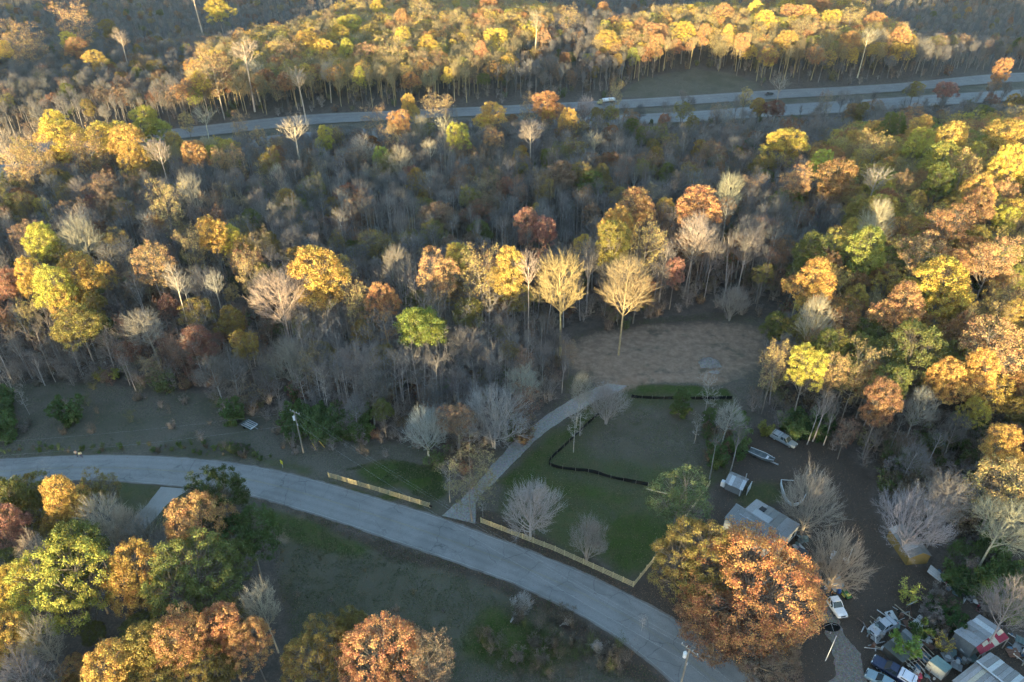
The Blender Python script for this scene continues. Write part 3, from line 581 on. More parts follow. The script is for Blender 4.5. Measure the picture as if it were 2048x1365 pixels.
# ------------------------------------------------------------------ trees one can pick out in the picture: u, v of the crown's middle, crown width (all in picture pixels), kind
TINT = dict(Y=(.62, .45, .08), D=(.56, .36, .09), O=(.50, .27, .12), R=(.38, .20, .14), A=(.46, .42, .075), G=(.17, .185, .055), L=(.33, .35, .08), V=(.27, .21, .06),
            T=(.52, .375, .145), K=(.50, .305, .14), U=(.36, .20, .10), N=(.24, .17, .12), B=(.50, .43, .33), C=(.36, .325, .29), E=(.075, .11, .035), M=(.25, .12, .095), P=(.20, .30, .05))  # bare wood: B has the cream of sunlight in its tint, C is plain grey
WORD = dict(Y='yellow', D='golden', O='orange', R='red', A='yellow-green', G='green', L='lime green', V='olive', T='thin tan-leaved', K='pinkish tan', U='rust brown', N='brown',
            B='bare pale', C='bare grey', E='dark green', M='maroon', P='bright green pine')
FAM = dict(B='bare', C='bare', T='sparse', K='sparse', P='pine')
TREES = """
439 27 55 Y;396 20 50 B;219 56 35 V;239 79 38 B;157 60 60 K;137 79 32 Y;150 96 46 O;34 89 60 K;68 92 42 K;7 97 30 Y;195 122 45 Dd;79 157 28 Gd;44 175 35 Vd;
485 103 60 B;427 140 65 K;400 162 36 Y;506 135 52 B;581 106 42 K;619 85 52 D;650 98 52 Y;677 68 46 Y;567 92 50 T;653 140 42 B;598 152 42 B;690 50 32 A;653 42 32 K;
133 280 70 Y;113 250 45 Y;174 300 52 K;222 272 60 Y;253 290 50 D;268 312 42 D;297 243 52 A;314 290 38 B;349 285 32 D;405 230 46 B;373 240 28 T;390 306 46 O;424 310 28 A;444 314 42 K;
475 322 32 K;478 252 32 K;516 270 28 K;588 262 60 B;648 275 36 A;538 315 42 V;553 348 38 B;526 345 24 T;384 375 52 B;328 408 62 T;85 415 30 Y;150 435 48 B;272 402 28 R;246 414 42 Vd;
41 330 48 K;79 311 36 K;10 285 56 B;51 297 36 V;410 284 26 B;608 380 42 Nd;34 447 42 Vd;188 406 42 Md;
707 50 44 A;806 72 36 Y;854 89 46 Y;783 103 52 T;731 106 52 K;803 34 32 O;755 14 32 Y;718 17 32 T;840 20 42 T;694 96 32 A;718 150 26 A;865 125 42 K;919 44 36 T;947 86 36 T;
964 103 32 O;991 72 46 Y;1025 38 42 T;1070 41 42 B;1138 31 36 T;1090 72 28 K;974 51 32 K;977 7 36 O;1208 20 30 Od;1177 116 27 Ad;1217 82 46 D;1251 75 42 T;1281 82 36 T;1312 62 46 O;1312 90 30 O;1370 62 42 Y;
820 212 36 D;796 243 44 O;868 222 60 K;885 246 42 B;981 232 64 D;917 270 44 A;964 256 30 Y;988 270 42 K;1097 208 66 O;1056 212 32 K;1097 232 28 D;1135 239 40 D;1172 208 36 C;1063 260 56 B;
718 290 56 B;748 239 42 K;841 250 36 B;858 287 34 B;888 280 36 B;760 311 34 L;803 314 52 B;786 280 36 T;762 332 34 Vd;824 349 42 Rd;1025 243 32 Ud;1010 372 36 Rd;1042 328 42 Ud;1040 342 36 Vd;
1180 365 58 Gd;970 410 62 Nd;875 440 72 Nd;920 431 52 Nd;1121 350 72 Nd;1271 413 74 O;1326 420 38 D;1367 410 40 O;1073 424 28 Dd;1090 455 48 R;1056 451 48 R;1234 451 72 D;
1367 219 42 Vd;1223 226 32 Vd;1326 243 24 Rd;1261 232 32 Ud;1230 185 26 T;1193 273 38 B;940 304 32 Ud;
1447 24 46 O;1410 41 42 T;1474 38 36 T;1406 68 26 O;1430 75 28 T;1457 68 28 D;1485 82 30 O;1533 41 40 Y;1512 17 32 Y;1573 5 36 Y;1584 24 42 O;1570 82 40 D;1611 27 42 D;1638 14 46 O;1662 34 36 Y;
1700 41 42 T;1751 41 44 O;1700 82 40 O;1738 68 40 B;1762 72 38 B;1803 72 38 O;1850 89 36 C;1604 58 36 T;1632 58 36 K;2042 89 36 Gd;
1830 178 36 Vd;1895 178 42 Rd;2004 140 32 O;1563 164 38 C;1491 191 26 T;1546 215 42 Md;1710 222 36 Ud;1820 229 52 Ud;1963 229 46 Gd;
1710 277 36 D;1744 267 36 D;1789 253 52 G;1843 260 52 D;1902 273 60 D;1925 263 28 U;1837 287 56 A;1950 308 40 A;1891 314 72 L;2014 277 80 D;2021 325 62 Y;1751 301 66 T;1751 345 62 C;
1570 291 80 Y;1642 325 48 A;1526 359 48 Gd;1591 355 60 K;1676 362 76 U;1577 403 72 Gd;1464 376 62 B;1396 410 84 O;1450 417 36 O;1768 379 46 A;1765 431 72 B;1720 420 52 V;1806 369 46 K;
1833 403 42 D;1857 386 36 O;1881 359 56 G;1925 345 60 T;1953 386 72 D;2007 383 46 K;2011 434 46 A;1960 417 56 U;1901 437 88 U;1495 294 36 Ed;
82 484 64 A;116 515 52 V;10 566 56 R;58 549 56 D;106 566 72 A;164 553 66 D;212 546 42 D;126 600 56 D;154 648 96 Vd;185 614 46 V;14 642 30 O;55 631 36 T;154 467 76 B;308 522 72 K;342 546 46 B;
383 491 42 T;424 464 56 D;455 479 44 A;489 495 46 V;468 519 36 T;499 543 46 T;554 577 108 B;461 580 30 T;458 638 58 Vd;489 686 52 Vd;391 625 72 Vd;338 611 42 Md;400 679 76 Md;290 645 84 Cd;
643 549 104 D;687 532 46 D;578 712 110 Ff;424 556 38 C;
714 600 46 T;765 600 64 O;793 519 66 C;871 543 76 K;919 519 52 Y;960 546 62 T;1015 539 72 D;1029 590 78 Vd;936 628 60 Vd;1059 525 46 B;1128 552 106 Bh;1164 488 36 Y;1227 484 66 V;1240 454 56 D;1292 488 66 T;
1254 548 98 Bh;1350 543 38 R;947 488 52 Nd;902 491 42 Nd;933 679 80 Cd;851 843 94 Ww;988 823 150 Ww;1039 758 76 Cd;1063 1003 104 Ww;1178 1066 74 Ff;1217 795 82 Ff;1158 768 50 Cd;718 713 98 Cd;772 662 46 S;
1389 460 76 B;1621 508 72 G;1680 502 26 T;1738 505 74 L;1662 532 52 U;1625 560 90 D;1720 525 42 D;1710 570 42 U;1785 536 38 T;1844 505 76 K;1902 522 56 O;1891 573 104 Y;1990 505 86 K;1799 611 90 O;1720 614 38 U;
1628 621 70 B;1594 659 66 Vd;1642 655 42 D;1748 662 76 Gd;1826 706 120 G;1902 713 38 D;1649 689 56 G;1618 727 70 A;1666 741 62 T;1720 734 56 T;1550 724 48 T;1782 758 66 G;1768 799 66 U;1895 751 72 D;
1953 741 76 D;1847 802 72 Cd;1987 693 124 K;1953 823 52 Y;2011 888 72 D;2038 816 50 Vd;1457 830 66 C;1929 659 70 U;1468 594 62 Ff;1529 543 38 Vd;2035 631 52 D;2000 642 42 T;
1628 991 112 Wb;1686 1111 106 Wb;1837 1025 124 Ww;1905 990 90 Cd;2014 967 118 T;2014 1040 112 B;
79 998 116 Vd;20 998 70 G;130 991 70 D;191 975 62 Vd;17 1046 62 R;113 1053 52 Vd;198 1029 80 B;253 1036 62 B;287 1046 72 Cd;386 1046 112 O;430 1003 116 E;492 1063 100 Ed;62 1104 62 B;
137 1158 160 A;147 1097 100 G;270 1152 104 D;393 1146 150 G;458 1121 90 Gd;523 1200 68 B;14 1172 66 Y;20 1268 74 D;82 1268 72 B;294 1302 92 V;359 1268 92 O;444 1262 72 O;502 1278 78 O;403 1340 110 Vd;
468 1227 52 Vd;632 1315 128 Vd;762 1312 150 O;860 1312 96 N;704 1250 60 Vd;232 1350 90 D;34 1345 80 Cd;
1398 1112 140 V;1508 1160 240 Oh;1438 1248 126 U;1530 1285 130 N;940 945 84 H;1355 985 112 J;2040 1200 90 Cd
"""
def parse():
    out = []
    for s_ in TREES.replace('\n', '').split(';'):
        s_ = s_.strip()
        if not s_: continue
        a = s_.split(); out.append((float(a[0]), float(a[1]), float(a[2]), a[3]))
    return out
def kind_of(code, i, w):
    c = code[0]
    if code == 'Ff': return ('bare_fan%d' % (i % 2), TINT['C'])
    if code in ('Ww', 'Wb'): return ('bare_wide%d' % (i % 3), TINT['B'] if code == 'Wb' else (.44, .42, .40))
    if code == 'S': return ('snag0', TINT['K'])
    if code == 'Bh': return ('bare_mid%d' % (i % 2), (.54, .42, .22))
    if c == 'H': return ('sparse1', (.27, .205, .11))
    if c == 'J': return ('half1', (.15, .18, .075))
    f = FAM.get(c, 'full')
    if f == 'bare': return (('bare_tall%d' % (i % 4)) if (i % 2 and w < 70) else ('bare_mid%d' % (i % 3)), TINT[c])
    if f == 'sparse' and w > 78: return ('half%d' % (i % 2), TINT[c])
    if f == 'sparse': return ((('sparse%d' if i % 3 else 'half%d') % (i % 2)), TINT[c])
    if code == 'Oh': return ('hero0', (.60, .285, .10))
    if w > 118: return ('grand%d' % (i % 3), TINT[c])
    if c in 'VNU' and i % 3 == 0: return ('half%d' % (i % 2), TINT[c])
    return ('full%d' % (i % 4), TINT[c])
def height_of(u, v, w, code):
    d = 'd' in code[1:]
    if code == 'Bh': return 29.0
    if code == 'Ff': return 11.0 if w < 100 else 14.0
    if code == 'Ww': return 14.0 if w > 90 else 11.0
    if code == 'Wb': return 15.0
    if code[0] == 'H': return 11.0
    if code[0] == 'J': return 12.0
    if code == 'S': return 18.0
    if code == 'Oh': return 17.0
    if u > 1300 and v > 780 and code[0] in 'C': return 12.0 if u < 1600 else 17.0
    if v > 1200 and 1400 < u < 1600: return 10.5
    if v > 930 and u > 1300: return 17.0
    if v > 930: return 20.0 if not d else 15.0
    if d: return 15.0
    return 28.0 if (500 < v < 560 and 640 < u < 1340) or (u < 330 and 225 < v < 335) else 25.5 if (v > 330 or code[0] not in 'BCTK') else 22.5
def zone_of(u, v):
    hv = np.interp(u, [-140, 60, 590, 1200, 1700, 2060], [330, 300, 260, 225, 195, 165])
    if v < hv-25: return 'in the wood beyond the highway'
    if v < hv+95: return 'in the wood edge in front of the highway'
    if u > 1500 and v < 900: return 'on the wooded rise above the junk yard'
    if v < 480: return 'deep in the middle wood'
    if v < 760 and u < 610: return 'at the wood edge behind the brown field'
    if v < 760 and u < 1080: return 'in the wood edge behind the power pole'
    if v < 760: return 'at the back of the bare dirt clearing'
    if u < 590 and v > 930: return 'in the grove inside the road bend'
    if u < 950 and v > 1150: return 'at the bottom edge of the south field'
    if u > 1300: return 'around the junk yard'
    return 'beside the gravel driveway'
ORD = ['', 'first', 'second', 'third', 'fourth', 'fifth', 'sixth', 'seventh', 'eighth', 'ninth', 'tenth', 'eleventh', 'twelfth', 'thirteenth', 'fourteenth', 'fifteenth', 'sixteenth', 'seventeenth', 'eighteenth', 'nineteenth', 'twentieth']
KINDNAME = dict(hero='autumn_tree', bare='bare_tree', full='autumn_tree', half='autumn_tree', sparse='autumn_tree', grand='autumn_tree', pine='pine_tree', snag='dead_tree')
WORD2 = dict(Oh='broad bright orange', Ff='bare grey many-stemmed', Ww='bare grey spreading', Wb='bare pale spreading', S='dead peach-coloured', H='thin tan and olive', J='thin green-leaved', Bh='tall pale')
def plant(name, key, loc, sx, sz, rz, tint, bark=(.30, .26, .22)):
    o = bpy.data.objects.new(name, None); COL.objects.link(o); o.location = loc; o.rotation_euler = (0, 0, rz); o.scale = (sx, sx, sz); o.empty_display_size = 0.5
    t = bpy.data.objects.new('trunk', MESH[key][0]); c = bpy.data.objects.new('crown', MESH[key][1])
    for ch in (t, c): COL.objects.link(ch); ch.parent = o
    leafy = PROT[key]['leafy']; t.color = (*(bark if leafy else tint), 1); c.color = (*tint, 1)
    return o
ALL = []; FAR = []                                        # FAR: (proto, x, y, z, sx, sz, rz, tint)
for i, (u, v, w, code) in enumerate(parse()):
    w_px = w; w = w*(1.18 if v > 930 else 1.35 if (u < 330 and 225 < v < 335) else 1.05); key, tint = kind_of(code, i, w); h = height_of(u, v, w, code); pr = PROT[key]
    sz = h/pr['H']
    for _ in range(3):                                    # size follows the crown's width in the picture, height stays near that of its kind
        zc = pr['zc']*sz; p = at(u, v, zc); g0 = float(terrain(p.x, p.y)); dp = depth((p.x, p.y, g0+zc)); wm = w*dp/FPX; sx = wm/2/pr['r']
        lo, hi = (0.75, 1.35) if code not in ('Bh',) else (0.9, 1.9); sz = min(max(h/pr['H'], lo*sx), hi*sx)
    rz = (i*2.399) % (2*pi)
    jt = 0.88+0.24*random.random(); tint = tuple(min(0.75, x*jt*(0.94+0.12*random.random())) for x in tint)
    ALL.append(dict(u=u, v=v, w=w_px, code=code, key=key, tint=tint, loc=(p.x, p.y, g0-0.1), sx=sx, sz=sz, rz=rz))
order = sorted(ALL, key=lambda a: -a['w']); keepset = set(id(a) for a in order[:300])
groups = {}
for a in ALL:
    if id(a) in keepset:
        wd = WORD2.get(a['code'], WORD.get(a['code'][0])); wd = wd+' tree' if 'pine' not in wd else wd
        groups.setdefault((wd, zone_of(a['u'], a['v'])), []).append(a)
    else: FAR.append((a['key'], *a['loc'], a['sx'], a['sz'], a['rz'], a['tint']))
for (wd, zn), lst in groups.items():
    lst.sort(key=lambda a: a['u'])
    for n_, a in enumerate(lst):
        lab = 'the '+wd+' '+zn if len(lst) == 1 else (ORD[n_+1] if n_ < 20 else str(n_+1)+'th')+' '+wd+' from the left '+zn
        o = plant(KINDNAME[a['key'].rstrip('0123456789').split('_')[0]], a['key'], a['loc'], a['sx'], a['sz'], a['rz'], a['tint'])
        tag(o, lab, 'tree', 'autumn trees standing in the woods')
# the pine, lit on its top
p = at(844, 668, 15.5); o = plant('pine_tree', 'pine0', (p.x, p.y, float(terrain(p.x, p.y))), 1.1, 21.5/PROT['pine0']['H'], 0.4, (.24, .28, .06))
tag(o, 'tall pine with bright lime green top before the wood edge', 'tree')

# ------------------------------------------------------------------ the wood nobody could count: one object of points, each carrying a tree
taken = np.array([(a['loc'][0], a['loc'][1], a['w']*0) for a in ALL])
def scatter(x0, x1, y0, y1, sp, seed):
    g = np.random.default_rng(seed); xs = np.arange(x0, x1, sp); ys = np.arange(y0, y1, sp*0.87); X, Y = np.meshgrid(xs, ys)
    X = X+(np.arange(len(ys))[:, None] % 2)*sp/2; X = X+g.uniform(-.45, .45, X.shape)*sp; Y = Y+g.uniform(-.45, .45, Y.shape)*sp; return X.ravel(), Y.ravel(), g
def in_view(x, y, m=40):
    d = np.hypot(x, y); return np.abs(x) < 0.80*(y*cos(PITCH)+CAM_H*sin(PITCH))+m
LIT_BANDS = [np.array(q, float) for q in ([(365, 215), (400, 110), (560, 60), (700, 10), (1000, -10), (1130, 20), (1010, 140), (880, 175), (640, 200)], [(1190, 105), (1200, 60), (1400, 10), (1700, -10), (1800, 60), (1835, 110), (1500, 128), (1300, 128)],
    [(60, 330), (90, 230), (330, 230), (480, 300), (300, 330)], [(1600, 330), (1700, 260), (2060, 230), (2060, 820), (1900, 780), (1600, 720), (1580, 560), (1700, 430)])]
def sight(x, y):
    u = 1024+FPX*x/(y*cos(PITCH)+(CAM_H+8)*sin(PITCH)); vt = float(np.interp(u, SEE_U, SEE_V))+2
    d = ray(u, vt); return CAM_H+d[2]*y/d[1]
SEE_U = [-140, 60, 330, 590, 760, 1000, 1200, 1290, 1340, 1540, 1700, 1850, 2060, 2300]
SEE_V = [330, 306, 282, 254, 243, 231, 222, 232, 240, 236, 226, 212, 198, 178]
def fill(x0, x1, y0, y1, sp, seed, hr, clear_r=4.0, view=True):
    x, y, g = scatter(x0, x1, y0, y1, sp, seed); k = ~is_open(x, y) & ~in_hwy(x, y)
    if view: k &= in_view(x, y)
    x, y = x[k], y[k]
    if len(taken) and clear_r > 0:
        d2 = ((x[:, None]-taken[None, :, 0])**2+(y[:, None]-taken[None, :, 1])**2).min(1); k = d2 > clear_r**2; x, y = x[k], y[k]
    z = terrain(x, y)
    for i in range(len(x)):
        r = g.random(); h = hr[0]+(hr[1]-hr[0])*g.random(); tall = False
        if view:
            pu, pv, _ = proj(np.array((x[i], y[i], z[i]+13.0))); tall = any(inside(b_, np.array([pu]), np.array([pv]))[0] for b_ in LIT_BANDS)
            if y[i] < 150: h *= 0.74
            rise = tall and y[i] < 330 and x[i] > 60
            if tall: h = h*0.5+(12.5 if y[i] > 330 else 9.5)
            if rise: r = 0.45+0.55*r
        if y[i] < 100 and x[i] < 0 and view:
            pu, pv, _ = proj(np.array((x[i], y[i], z[i]+h))); 
            if pv < np.interp(pu, [-160, 0, 170, 325, 470, 600], [990, 978, 970, 1050, 1010, 1040]): continue
        if hwy_y(x[i])-150 < y[i] < hwy_y(x[i]):          # scrub in front of the highway stays below the sight line to its lanes
            lim = sight(x[i], y[i])-z[i]
            if g.random() > (0.05 if x[i] < 40 else 0.22) and lim < h:
                if lim < 3.0: continue
                h = lim*(0.7+0.3*g.random())
        if r < (0.78 if not tall else 0.52): key = ('bare_tall0', 'bare_tall1', 'bare_tall2', 'bare_tall3', 'bare_tall0', 'bare_tall1', 'bare_mid1', 'bare_mid0')[g.integers(8)]; b = np.array((.215, .207, .20)) if not tall else np.array((.40, .335, .19)); tint = b*(0.75+0.5*g.random())*np.array([1+0.1*g.random(), 1, 1-0.06*g.random()])  # in the sunlit bands tints are lighter and golden, sunlight put into the colour
        elif r < (0.88 if not tall else 0.68): key = ('sparse0', 'sparse1')[g.integers(2)]; tint = np.array(([(.33, .21, .13), (.30, .17, .12), (.36, .26, .14), (.28, .14, .09)] if not tall else [(.46, .33, .10), (.42, .30, .12), (.46, .27, .12), (.50, .38, .10)])[g.integers(4)])
        elif r < (0.95 if not tall else 0.84): key = ('half0', 'half1')[g.integers(2)]; tint = np.array(([(.28, .16, .09), (.30, .22, .08), (.25, .12, .08), (.22, .20, .07), (.30, .19, .12)] if not tall else [(.52, .36, .07), (.50, .27, .08), (.44, .38, .08), (.42, .22, .10), (.50, .32, .08)])[g.integers(5)])
        else: key = ('full0', 'full1', 'full2', 'full3')[g.integers(4)]; tint = np.array(([(.24, .18, .06), (.26, .13, .07), (.16, .17, .05), (.34, .22, .06)] if not tall else [(.52, .36, .07), (.48, .24, .09), (.30, .30, .07), (.40, .20, .10), (.58, .42, .08)])[g.integers(4 if not tall else 5)]); h *= 0.92
        if view and y[i] < 100 and x[i] < 0 and g.random() < 0.85: key = ('full0', 'full1', 'full2', 'full3', 'half0')[g.integers(5)]; tint = np.array([(.27, .22, .06), (.50, .36, .07), (.19, .19, .055), (.42, .24, .09), (.40, .38, .08)][g.integers(5)])
        if y[i] > 285 or y[i] < 20: key += '_far'
        pr = PROT[key]; sz = h/pr['H']; FAR.append((key, x[i], y[i], z[i]-0.1, sz*(0.75+0.5*g.random()), sz, g.random()*6.28, tuple(tint)))
HM = (13.0, 20.5)
fill(-175, 190, 96, 300, 5.6, 101, HM)
fill(-420, 420, 300, 560, 6.4, 102, (12.5, 19.5))
fill(-720, 720, 560, 900, 8.5, 103, (10, 14), 3.0)
fill(-1300, 1300, 900, 1500, 17.0, 104, (13, 18), 0)
fill(-150, -60, 20, 100, 6.5, 105, (13, 18)); fill(-75, -10, 22, 62, 4.6, 106, (10, 14.5)); fill(88, 170, 40, 120, 7.0, 107, (14, 20))
fill(-320, 300, -330, -70, 9.0, 108, (11, 16), 0, view=False)        # the wooded ridge behind the viewpoint, whose shade lies on the fields
fill(-680, -330, 30, 480, 10.0, 110, (13, 17), 0, view=False); fill(255, 520, 60, 430, 10.0, 111, (13, 17), 0, view=False)      # trees on the added knolls, which keep sun off the far corners
fill(-260, 260, -70, 10, 12.0, 109, (12, 17), 0, view=False)
def nodes_scatter(name, recs, label, cat):
    n = len(recs); P = np.array([r[1:4] for r in recs], np.float32)
    me_ = bpy.data.meshes.new(name); me_.vertices.add(n); me_.vertices.foreach_set('co', P.ravel())
    for nm, typ, arr, f in (('kind_index', 'INT', [PROT[r[0]]['i'] for r in recs], 'value'), ('turn', 'FLOAT', [r[6] for r in recs], 'value')):
        a = me_.attributes.new(nm, typ, 'POINT'); a.data.foreach_set(f, np.asarray(arr))
    a = me_.attributes.new('size', 'FLOAT_VECTOR', 'POINT'); a.data.foreach_set('vector', np.array([(r[4], r[4], r[5]) for r in recs], np.float32).ravel())
    a = me_.attributes.new('tint', 'FLOAT_COLOR', 'POINT'); a.data.foreach_set('color', np.array([(*r[7], 1) for r in recs], np.float32).ravel())
    o = link(name, me_); ng = bpy.data.node_groups.new(name+'_nodes', 'GeometryNodeTree')
    ng.interface.new_socket('Geometry', in_out='INPUT', socket_type='NodeSocketGeometry'); ng.interface.new_socket('Geometry', in_out='OUTPUT', socket_type='NodeSocketGeometry')
    N = ng.nodes; Lk = ng.links; gi = N.new('NodeGroupInput'); go = N.new('NodeGroupOutput'); ins = N.new('GeometryNodeInstanceOnPoints'); ci = N.new('GeometryNodeCollectionInfo')
    ci.inputs['Collection'].default_value = PCOLL; ci.inputs['Separate Children'].default_value = True; ci.inputs['Reset Children'].default_value = True
    def attr(nm, dt): q = N.new('GeometryNodeInputNamedAttribute'); q.data_type = dt; q.inputs[0].default_value = nm; return q.outputs[0]
    Lk.new(gi.outputs[0], ins.inputs['Points']); Lk.new(ci.outputs[0], ins.inputs['Instance']); ins.inputs['Pick Instance'].default_value = True
    Lk.new(attr('kind_index', 'INT'), ins.inputs['Instance Index']); Lk.new(attr('size', 'FLOAT_VECTOR'), ins.inputs['Scale'])
    cx = N.new('ShaderNodeCombineXYZ'); Lk.new(attr('turn', 'FLOAT'), cx.inputs[2]); er = N.new('FunctionNodeEulerToRotation'); Lk.new(cx.outputs[0], er.inputs[0]); Lk.new(er.outputs[0], ins.inputs['Rotation'])
    Lk.new(ins.outputs[0], go.inputs[0]); md = o.modifiers.new('plant', 'NODES'); md.node_group = ng
    return tag(o, label, cat, kind='stuff')
nodes_scatter('forest', FAR, 'dense mass of bare grey and brown autumn woodland', 'woodland')
print('trees', len(ALL), 'far', len(FAR))
# undergrowth along the wood edges and on the forest floor
UND = []
def brush(x0, x1, y0, y1, sp, seed, prob=1.0, keys=('brush0', 'brush1', 'shrub1', 'brush0'), sc=(0.6, 1.5), forest_only=True):
    x, y, g = scatter(x0, x1, y0, y1, sp, seed); k = in_view(x, y) & ~in_hwy(x, y, 2, 2)
    if forest_only: k &= ~is_open(x, y)
    k &= g.random(len(x)) < prob
    for X, Y in zip(x[k], y[k]):
        key = keys[g.integers(len(keys))]; s_ = sc[0]+(sc[1]-sc[0])*g.random()
        t_ = [(.30, .26, .235), (.26, .22, .20), (.33, .27, .22), (.24, .17, .13)][g.integers(4)] if key.startswith('brush') else [(.22, .15, .09), (.14, .17, .06), (.20, .18, .08), (.25, .13, .08)][g.integers(4)]
        UND.append((key, X, Y, float(terrain(X, Y))-0.05, s_, s_*(0.8+0.4*g.random()), g.random()*6.28, t_))
brush(-160, 170, 96, 215, 4.2, 201, 0.8); brush(-300, 300, 230, 480, 8.0, 202, 0.6)
def brush_px(px, sp, seed, keys, sc, prob=1.0, tints=None):
    poly = np.array([gxy(*p) for p in px]); x, y, g = scatter(poly[:, 0].min(), poly[:, 0].max(), poly[:, 1].min(), poly[:, 1].max(), sp, seed)
    k = inside(poly, x, y) & (g.random(len(x)) < prob)
    for X, Y in zip(x[k], y[k]):
        key = keys[g.integers(len(keys))]; s_ = sc[0]+(sc[1]-sc[0])*g.random()
        t_ = tints[g.integers(len(tints))] if tints else (.28, .24, .215)
        UND.append((key, X, Y, float(terrain(X, Y))-0.05, s_, s_*(0.8+0.4*g.random()), g.random()*6.28, t_))
BR = ('brush0', 'brush1'); GT = [(.13, .19, .055), (.10, .15, .045), (.17, .23, .07)]
brush_px([(950, 1250), (1080, 1190), (1240, 1290), (1320, 1365), (980, 1365)], 1.5, 301, ('brush0', 'brush1', 'shrub1'), (0.25, 0.7), 0.55, [(.18, .15, .125), (.14, .12, .09), (.10, .12, .05)])
brush_px([(560, 850), (640, 830), (740, 840), (730, 890), (650, 885), (590, 890)], 1.7, 302, ('shrub0', 'shrub0', 'brush0'), (0.5, 1.0), 0.9, GT)
brush_px([(420, 790), (560, 800), (600, 850), (440, 840)], 2.6, 303, BR, (0.5, 1.2), 0.5)
brush_px([(0, 890), (440, 885), (560, 905), (540, 925), (340, 905), (0, 910)], 1.4, 304, ('shrub0', 'brush0', 'shrub1'), (0.1, 0.26), 0.6, GT+[(.2, .15, .1)])
brush_px([(440, 890), (500, 895), (500, 918), (440, 905)], 1.2, 305, ('brush0', 'shrub0'), (0.2, 0.42), 0.6, [(.12, .15, .06), (.2, .17, .14)])
brush_px([(-20, 790), (20, 800), (20, 890), (-20, 890)], 1.6, 306, ('shrub0',), (0.5, 1.0), 0.9, GT)
brush_px([(760, 880), (860, 850), (1000, 860), (950, 930), (880, 900)], 2.2, 307, BR, (0.4, 0.9), 0.5)
brush_px([(1400, 880), (1480, 850), (1500, 940), (1420, 950)], 1.6, 308, ('shrub0', 'brush0', 'shrub0'), (0.35, 0.8), 0.3, GT+[(.2, .13, .08)])
brush_px([(1560, 850), (1640, 850), (1640, 880), (1580, 875)], 1.5, 309, ('shrub0',), (0.5, 1.0), 0.9, GT)
brush_px([(1880, 1090), (1960, 1080), (2048, 1180), (2048, 1260), (1960, 1230), (1900, 1180)], 1.7, 310, ('shrub0', 'brush0', 'brush1', 'shrub1'), (0.4, 1.0), 0.75, GT+[(.26, .22, .2)])
brush_px([(1760, 900), (2048, 880), (2048, 1090), (1860, 1060), (1760, 980)], 2.2, 311, ('brush0', 'brush1', 'shrub1', 'shrub0'), (0.6, 1.3), 0.8, [(.28, .24, .22), (.2, .15, .1), (.12, .15, .05)])
brush_px([(1860, 1190), (1930, 1200), (1900, 1300), (1830, 1290)], 1.8, 312, ('brush0', 'shrub0', 'shrub1'), (0.3, 0.7), 0.6, [(.25, .21, .19), (.08, .13, .04), (.2, .14, .1)])
brush_px([(640, 620), (1000, 640), (1080, 700), (1060, 800), (760, 860), (600, 830)], 2.2, 313, ('brush1', 'sapling0', 'brush0', 'sapling1'), (0.6, 1.2), 0.75, [(.30, .275, .26), (.25, .225, .21), (.32, .28, .25)])
brush_px([(0, 690), (420, 690), (480, 790), (300, 775), (0, 770)], 2.4, 314, ('brush1', 'sapling0', 'brush0', 'shrub1'), (0.6, 1.2), 0.7, [(.3, .27, .25), (.25, .21, .18), (.22, .13, .1)])
brush_px([(0, 770), (420, 772), (560, 830), (560, 890), (300, 880), (0, 880)], 3.4, 315, ('brush0', 'brush1', 'shrub1'), (0.25, 0.8), 0.3, [(.26, .22, .2), (.22, .17, .13), (.17, .16, .08)])
brush_px([(560, 840), (760, 860), (860, 880), (860, 920), (640, 930), (560, 900)], 2.4, 316, ('brush0', 'brush1', 'shrub1'), (0.25, 0.8), 0.4, [(.28, .24, .22), (.22, .17, .13)])
brush_px([(560, 1100), (900, 1180), (960, 1320), (600, 1330)], 3.0, 317, ('brush0', 'shrub1'), (0.12, 0.3), 0.3, [(.24, .2, .17), (.18, .15, .09)])
nodes_scatter('undergrowth', UND, 'tangled brush and low shrubs on the forest floor and wood edges', 'undergrowth')
